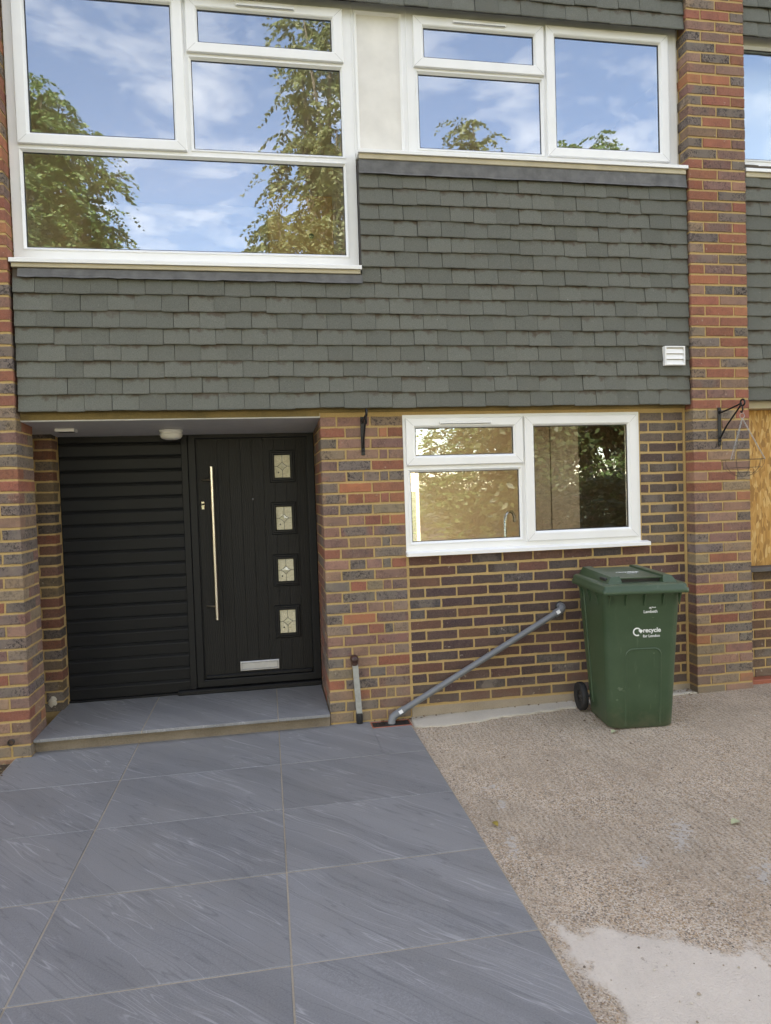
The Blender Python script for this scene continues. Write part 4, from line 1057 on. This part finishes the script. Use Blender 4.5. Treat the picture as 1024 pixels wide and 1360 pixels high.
for x in (-.15, .15): MB().box(x-.012, x+.012, .262, .325, .882, .918, .004).build('hinge', 'bin', wb)
MB().tube([(-.25, .205, .095), (.25, .205, .095)], .011, 12).build('axle', 'wire', wb)
wheel_me = MB().lathe([(.045, -.012), (.075, -.012), (.092, -.022), (.097, -.014), (.097, .014), (.092, .022), (.075, .012), (.045, .012)], 32, 'x').mesh('tyre', 'tyre')
hub_me = MB().lathe([(0, -.016), (.014, -.016), (.016, -.008), (.040, -.004), (.048, -.010), (.048, .010), (.040, .004), (.016, .008), (.014, .016), (0, .016)], 24, 'x').mesh('hub', 'black_plastic')
for x in (-.255, .255):
    w = obj('wheel', wheel_me, wb, (x, .205, .097)); h_ = obj('hub', hub_me, w)
    for k in range(5):
        a = k*math.tau/5; MB().box(-.008, .008, .012, .047, -.005, .005).build('spoke', 'black_plastic', w).rotation_euler = (a, 0, 0)
# lettering
dg = None
def text_mesh(txt, size, bold=.0):
    cu = bpy.data.curves.new('lettering', 'FONT'); cu.body = txt; cu.size = size; cu.extrude = .0004; cu.offset = bold; cu.align_x = 'LEFT'
    ob = bpy.data.objects.new('tmp', cu); COL.objects.link(ob); bpy.context.view_layer.update()
    me = bpy.data.meshes.new_from_object(ob.evaluated_get(bpy.context.evaluated_depsgraph_get())); bpy.data.objects.remove(ob)
    me.materials.clear(); me.materials.append(M['white_print']); return me
tilt = math.atan2(.066, .89)
def front_print(me, x, z):
    o = obj('lettering', me, wb, (x, fy(z)-.0018, z)); o.rotation_euler = (rad(90)+tilt, 0, 0); return o
front_print(text_mesh('Lambeth', .026, .0004), -.004, .752)
bird = MB()
for (x, z, a, l) in ((0.038, .785, 25, .020), (0.047, .782, 70, .016), (0.056, .787, -15, .016), (0.070, .786, 10, .014), (0.043, .779, -40, .012)):
    c, s_ = math.cos(rad(a)), math.sin(rad(a))
    bird.add([(x-l/2*c, fy(z)-.0022, z-l/2*s_), (x, fy(z)-.0022, z-.0030), (x+l/2*c, fy(z)-.0022, z+l/2*s_), (x, fy(z)-.0022, z+.0032)], [(0, 1, 2, 3)])
bird.build('leaf_emblem', 'white_print', wb)
front_print(text_mesh('recycle', .040, .0010), -.006, .628)
front_print(text_mesh('for London', .024, .0004), -.006, .596)
emb = MB(); cx, cz, R1, R2 = -.044, .633, .027, .019; vs = []; fs = []
NA = 26
for i in range(NA+1):
    a = rad(20+(300-20)*i/NA)
    for r_ in (R1, R2): vs.append((cx+r_*math.cos(a), fy(cz)-.0025, cz+r_*math.sin(a)))
fs = [(2*i, 2*i+1, 2*i+3, 2*i+2) for i in range(NA)]
emb.add(vs, fs)
hx_, hz_ = cx+.024, cz+.002
emb.add([(hx_-.016, fy(cz)-.0025, hz_+.006), (hx_, fy(cz)-.0025, hz_-.013), (hx_+.014, fy(cz)-.0025, hz_+.004), (hx_+.002, fy(cz)-.0025, hz_+.013)], [(0, 1, 2, 3)])
emb.build('recycle_emblem', 'white_print', wb)
for txt, x, y in (('recycling', -.075, .00), ('only', -.02, -.045)):
    o = obj('lettering', text_mesh(txt, .042, .001), wb, (x, y-.02, .977+(y+.2)*.02)); o.rotation_euler = (rad(1.1), 0, 0)

# ------------------------------------------------------------------ fallen leaves
def leaf(label, x, y, size, mat, rz):
    mb = MB(); prof = [(0, .0), (.25, .32), (.5, .42), (.75, .3), (1., 0)]
    vs = []
    for u, w in prof: vs += [(u*size-size/2, -w*size*.8, .008*math.sin(u*3)+.010*w), (u*size-size/2, 0, .008*math.sin(u*3)), (u*size-size/2, w*size*.8, .008*math.sin(u*3)+.014*w)]
    fs = []
    for i in range(4):
        for k in (0, 1): fs.append((3*i+k, 3*i+k+1, 3*i+k+4, 3*i+k+3))
    o = mb.add(vs, fs, True).build('fallen_leaf', mat, None, (x, y, zdrive(x, y)+.006)); o.rotation_euler = (0, 0, rz)
    tag(o, label, 'leaf', 'fallen leaves on the driveway')
leaf('small yellow-brown fallen leaf near the paving edge', .058, -1.60, .05, 'dry_leaf', 1.9)
leaf('pale green fallen leaf on the open concrete', 1.123, -1.87, .055, 'pale_leaf', .2)
leaf('pale leaf lying by the foot of the green bin', 1.165, -.66, .05, 'pale_leaf', .4)

# ------------------------------------------------------------------ trees across the road, seen in the window reflections
def tree(name, label, x, y, h, crown, seed, mat, n_sprays=170, leaves=52, leaf_len=.19, trunk_r=.17, droop=.8, cat='tree'):
    rg = random.Random(seed)
    t = thing(name, label, cat, (x, y, -.16), 'trees and shrubs across the road')
    tr = MB(); ends = []
    lean = (rg.uniform(-.5, .5), rg.uniform(-.3, .3))
    axis = [Vector((lean[0]*f*f+.15*math.sin(3*f+seed), lean[1]*f*f, h*.86*f)) for f in [i/7 for i in range(8)]]
    tr.tube(axis, [trunk_r*(1-.85*i/7) for i in range(8)], 8)
    sprays = []
    for (cx, cy, cz, rx, ry, rz, share) in crown:
        for _ in range(int(n_sprays*share)):
            while True:
                p = Vector((rg.uniform(-1, 1), rg.uniform(-1, 1), rg.uniform(-1, 1)))
                if .25 < p.length < 1: break
            p = p*(.55+.45*rg.random()**.5)/max(p.length, .6) if p.length < .6 else p
            sprays.append(Vector((cx+p.x*rx*rg.uniform(.85, 1.12), cy+p.y*ry, cz+p.z*rz)))
    for i, s_ in enumerate(sprays):
        if i % 5 == 0:
            f = min(max((s_.z-.25*h)/h, .2), .95); a = axis[min(7, int(f*7))]
            mid = a.lerp(s_, .5)+Vector((rg.uniform(-.3, .3), rg.uniform(-.3, .3), rg.uniform(.0, .5)))
            tr.tube([a, mid, s_], [trunk_r*.32, trunk_r*.18, .018], 5, False)
    tr.build('trunk', 'bark', t)
    V, F = [], []
    for s_ in sprays:
        nb_ = rg.randint(3, 5)
        for b in range(nb_):
            az = rg.uniform(0, math.tau); d = Vector((math.cos(az), math.sin(az), rg.uniform(-.2, .6))); ln = rg.uniform(.5, 1.0)
            m = leaves//nb_
            for j in range(m):
                u = (j+.5)/m; p = s_+d*ln*u+Vector((0, 0, -droop*ln*u*u))
                side = 1 if j % 2 else -1
                w = Vector((-d.y, d.x, 0))*side
                q = (w*rg.uniform(.5, 1)+d*rg.uniform(.2, .8)+Vector((0, 0, -rg.uniform(.2, 1.0)*droop))).normalized()
                l = leaf_len*rg.uniform(.6, 1.2); n_ = q.cross(Vector((rg.uniform(-1, 1), rg.uniform(-1, 1), rg.uniform(.1, 1)))).normalized()*l*.26
                k = len(V); V += [p, p+q*l*.45+n_, p+q*l, p+q*l*.45-n_]; F.append((k, k+1, k+2, k+3))
    me = bpy.data.meshes.new('crown'); me.from_pydata([tuple(v) for v in V], [], F); me.materials.append(M[mat]); me.update()
    obj('crown', me, t)
tree('ash_tree', 'broad green tree mirrored in the left of the large upper window', -7.4, -14, 12.4, [(.4, 0, 8.7, 2.5, 2.5, 3.6, .5), (.7, 0, 5.8, 3.4, 3.0, 2.8, .5)], 1, 'leaf_green', 1500, 96, .15, .22)
tree('ash_tree', 'tall sparse golden tree mirrored in the right of the large upper window', .9, -14, 16.5, [(.4, 0, 12.4, 1.5, 1.6, 3.2, .24), (.4, 0, 8.6, 2.0, 1.8, 2.8, .46), (-1.1, 0, 6.4, 1.7, 1.5, 2.3, .30)], 2, 'leaf_gold', 460, 96, .16, .20, 1.0)
tree('ash_tree', 'yellow-green tree whose top shows in the smaller upper window', 5.8, -14, 12.6, [(0, 0, 7.9, 1.9, 2.0, 2.9, .8), (-.8, 0, 11.0, .40, .5, 1.2, .04), (.9, 0, 4.5, 2., 2., 2., .15)], 3, 'leaf_gold', 300, 90, .15, .18)
tree('ash_tree', 'green tree whose tip shows in the right light of the smaller upper window', 8.6, -14.4, 11.8, [(-.4, 0, 8.2, 1.9, 2.0, 3.6, 1.)], 4, 'leaf_green', 260, 90, .15, .17)
tree('ash_tree', 'dark leafy tree mirrored in the right light of the kitchen window', 5.7, -10.6, 5.8, [(0, 0, 3.9, 1.6, 1.2, 1.5, .65), (-.6, 0, 2.0, .9, .8, 1.0, .35)], 5, 'leaf_dark', 260, 50, .20, .13)
tree('ash_tree', 'pale trunked tree behind the kitchen window reflection', 7.4, -11.0, 6.0, [(0, 0, 4.2, 1.7, 1.2, 1.5, 1.)], 6, 'leaf_dark', 240, 50, .20, .15)
tree('ash_tree', 'distant green tree at the end of the verge', -14.5, -17, 11, [(0, 0, 6.5, 4, 3, 4, 1.)], 7, 'leaf_green', 260, 44, .32, .2)
tree('ash_tree', 'distant green tree beyond the right end of the verge', 14.5, -17, 10, [(0, 0, 6.0, 4, 3, 3.8, 1.)], 8, 'leaf_green', 260, 44, .32, .2)
tree('shrub', 'yellow-green shrub mirrored in the left light of the kitchen window', 4.4, -12.6, 3.6, [(0, 0, 1.9, 1.7, 1.2, 1.7, 1.)], 9, 'leaf_green', 300, 48, .13, .05, .4, 'shrub')
tree('shrub', 'dark shrub under the pale trunked tree', 5.6, -8.4, 1.7, [(0, 0, 1.0, 1.5, 1.0, 1.0, 1.)], 10, 'leaf_dark', 180, 48, .13, .05, .4, 'shrub')
tree('shrub', 'green shrub under the distant right tree', 7.8, -9.0, 2.8, [(0, 0, 1.4, 1.8, 1.0, 1.3, 1.)], 12, 'leaf_green', 200, 48, .13, .05, .4, 'shrub')
tree('shrub', 'green shrub at the foot of the broad tree', -3.2, -9.4, 2.6, [(0, 0, 1.3, 2.0, 1.0, 1.2, 1.)], 13, 'leaf_green', 200, 48, .13, .05, .4, 'shrub')

# ------------------------------------------------------------------ leaf litter and loose grit (uncountable)
rg = random.Random(31); mb = MB()
def near(cx, cy, sx, sy): return rg.gauss(cx, sx), rg.gauss(cy, sy)
spots = [near(-.10, -.022, .10, .010) for _ in range(34)]+[near(1.20, -.50, .03, .14) for _ in range(26)]+[near(2.05, -.08, .08, .03) for _ in range(22)]+[(rg.uniform(.1, 2.1), -.012-abs(rg.gauss(0, .02))) for _ in range(40)]+[(rg.uniform(.1, 3.), rg.uniform(-3., -.3)) for _ in range(26)]+[near(-2.56, -.22, .03, .12) for _ in range(30)]
for x, y in spots:
    y = min(y, -.012); z = (zdrive(x, y) if x > -.03 else 0.)+.004+(.010 if y > -.2 and x > 0 else 0); l = rg.uniform(.010, .026); a = rg.uniform(0, 6.3); c, s_ = math.cos(a)*l, math.sin(a)*l
    t1, t2 = rg.uniform(0, .008), rg.uniform(0, .008)
    mb.add([(x-c/2, y-s_/2, z), (x+s_*.3, y-c*.3, z+t1), (x+c/2, y+s_/2, z+.002), (x-s_*.3, y+c*.3, z+t2)], [(0, 1, 2), (0, 2, 3)])
o = mb.build('leaf_litter', 'litter'); tag(o, 'brown scraps of leaf litter along the foot of the wall and on the drive', 'leaf litter', None, 'stuff')
mb = MB()
for _ in range(1500):
    x, y = rg.uniform(0, 4.2), rg.uniform(-3.6, -.25); r_ = rg.choice((.0022, .003, .003, .004, .0055))*rg.uniform(.7, 1.2); z = zdrive(x, y)+r_*.35
    a = rg.uniform(0, 3); q = [(math.cos(a+i*math.tau/5)*r_*rg.uniform(.8, 1.3), math.sin(a+i*math.tau/5)*r_*rg.uniform(.8, 1.3)) for i in range(5)]
    vs = [(x+u, y+v, z) for u, v in q]+[(x+u*.6, y+v*.6, z+r_*.7) for u, v in q]
    mb.add(vs, [(i, (i+1) % 5, 5+(i+1) % 5, 5+i) for i in range(5)]+[(5, 6, 7, 8, 9)])
o = mb.build('loose_grit', 'grit'); tag(o, 'loose grit and tiny pebbles scattered over the worn concrete', 'gravel', None, 'stuff')
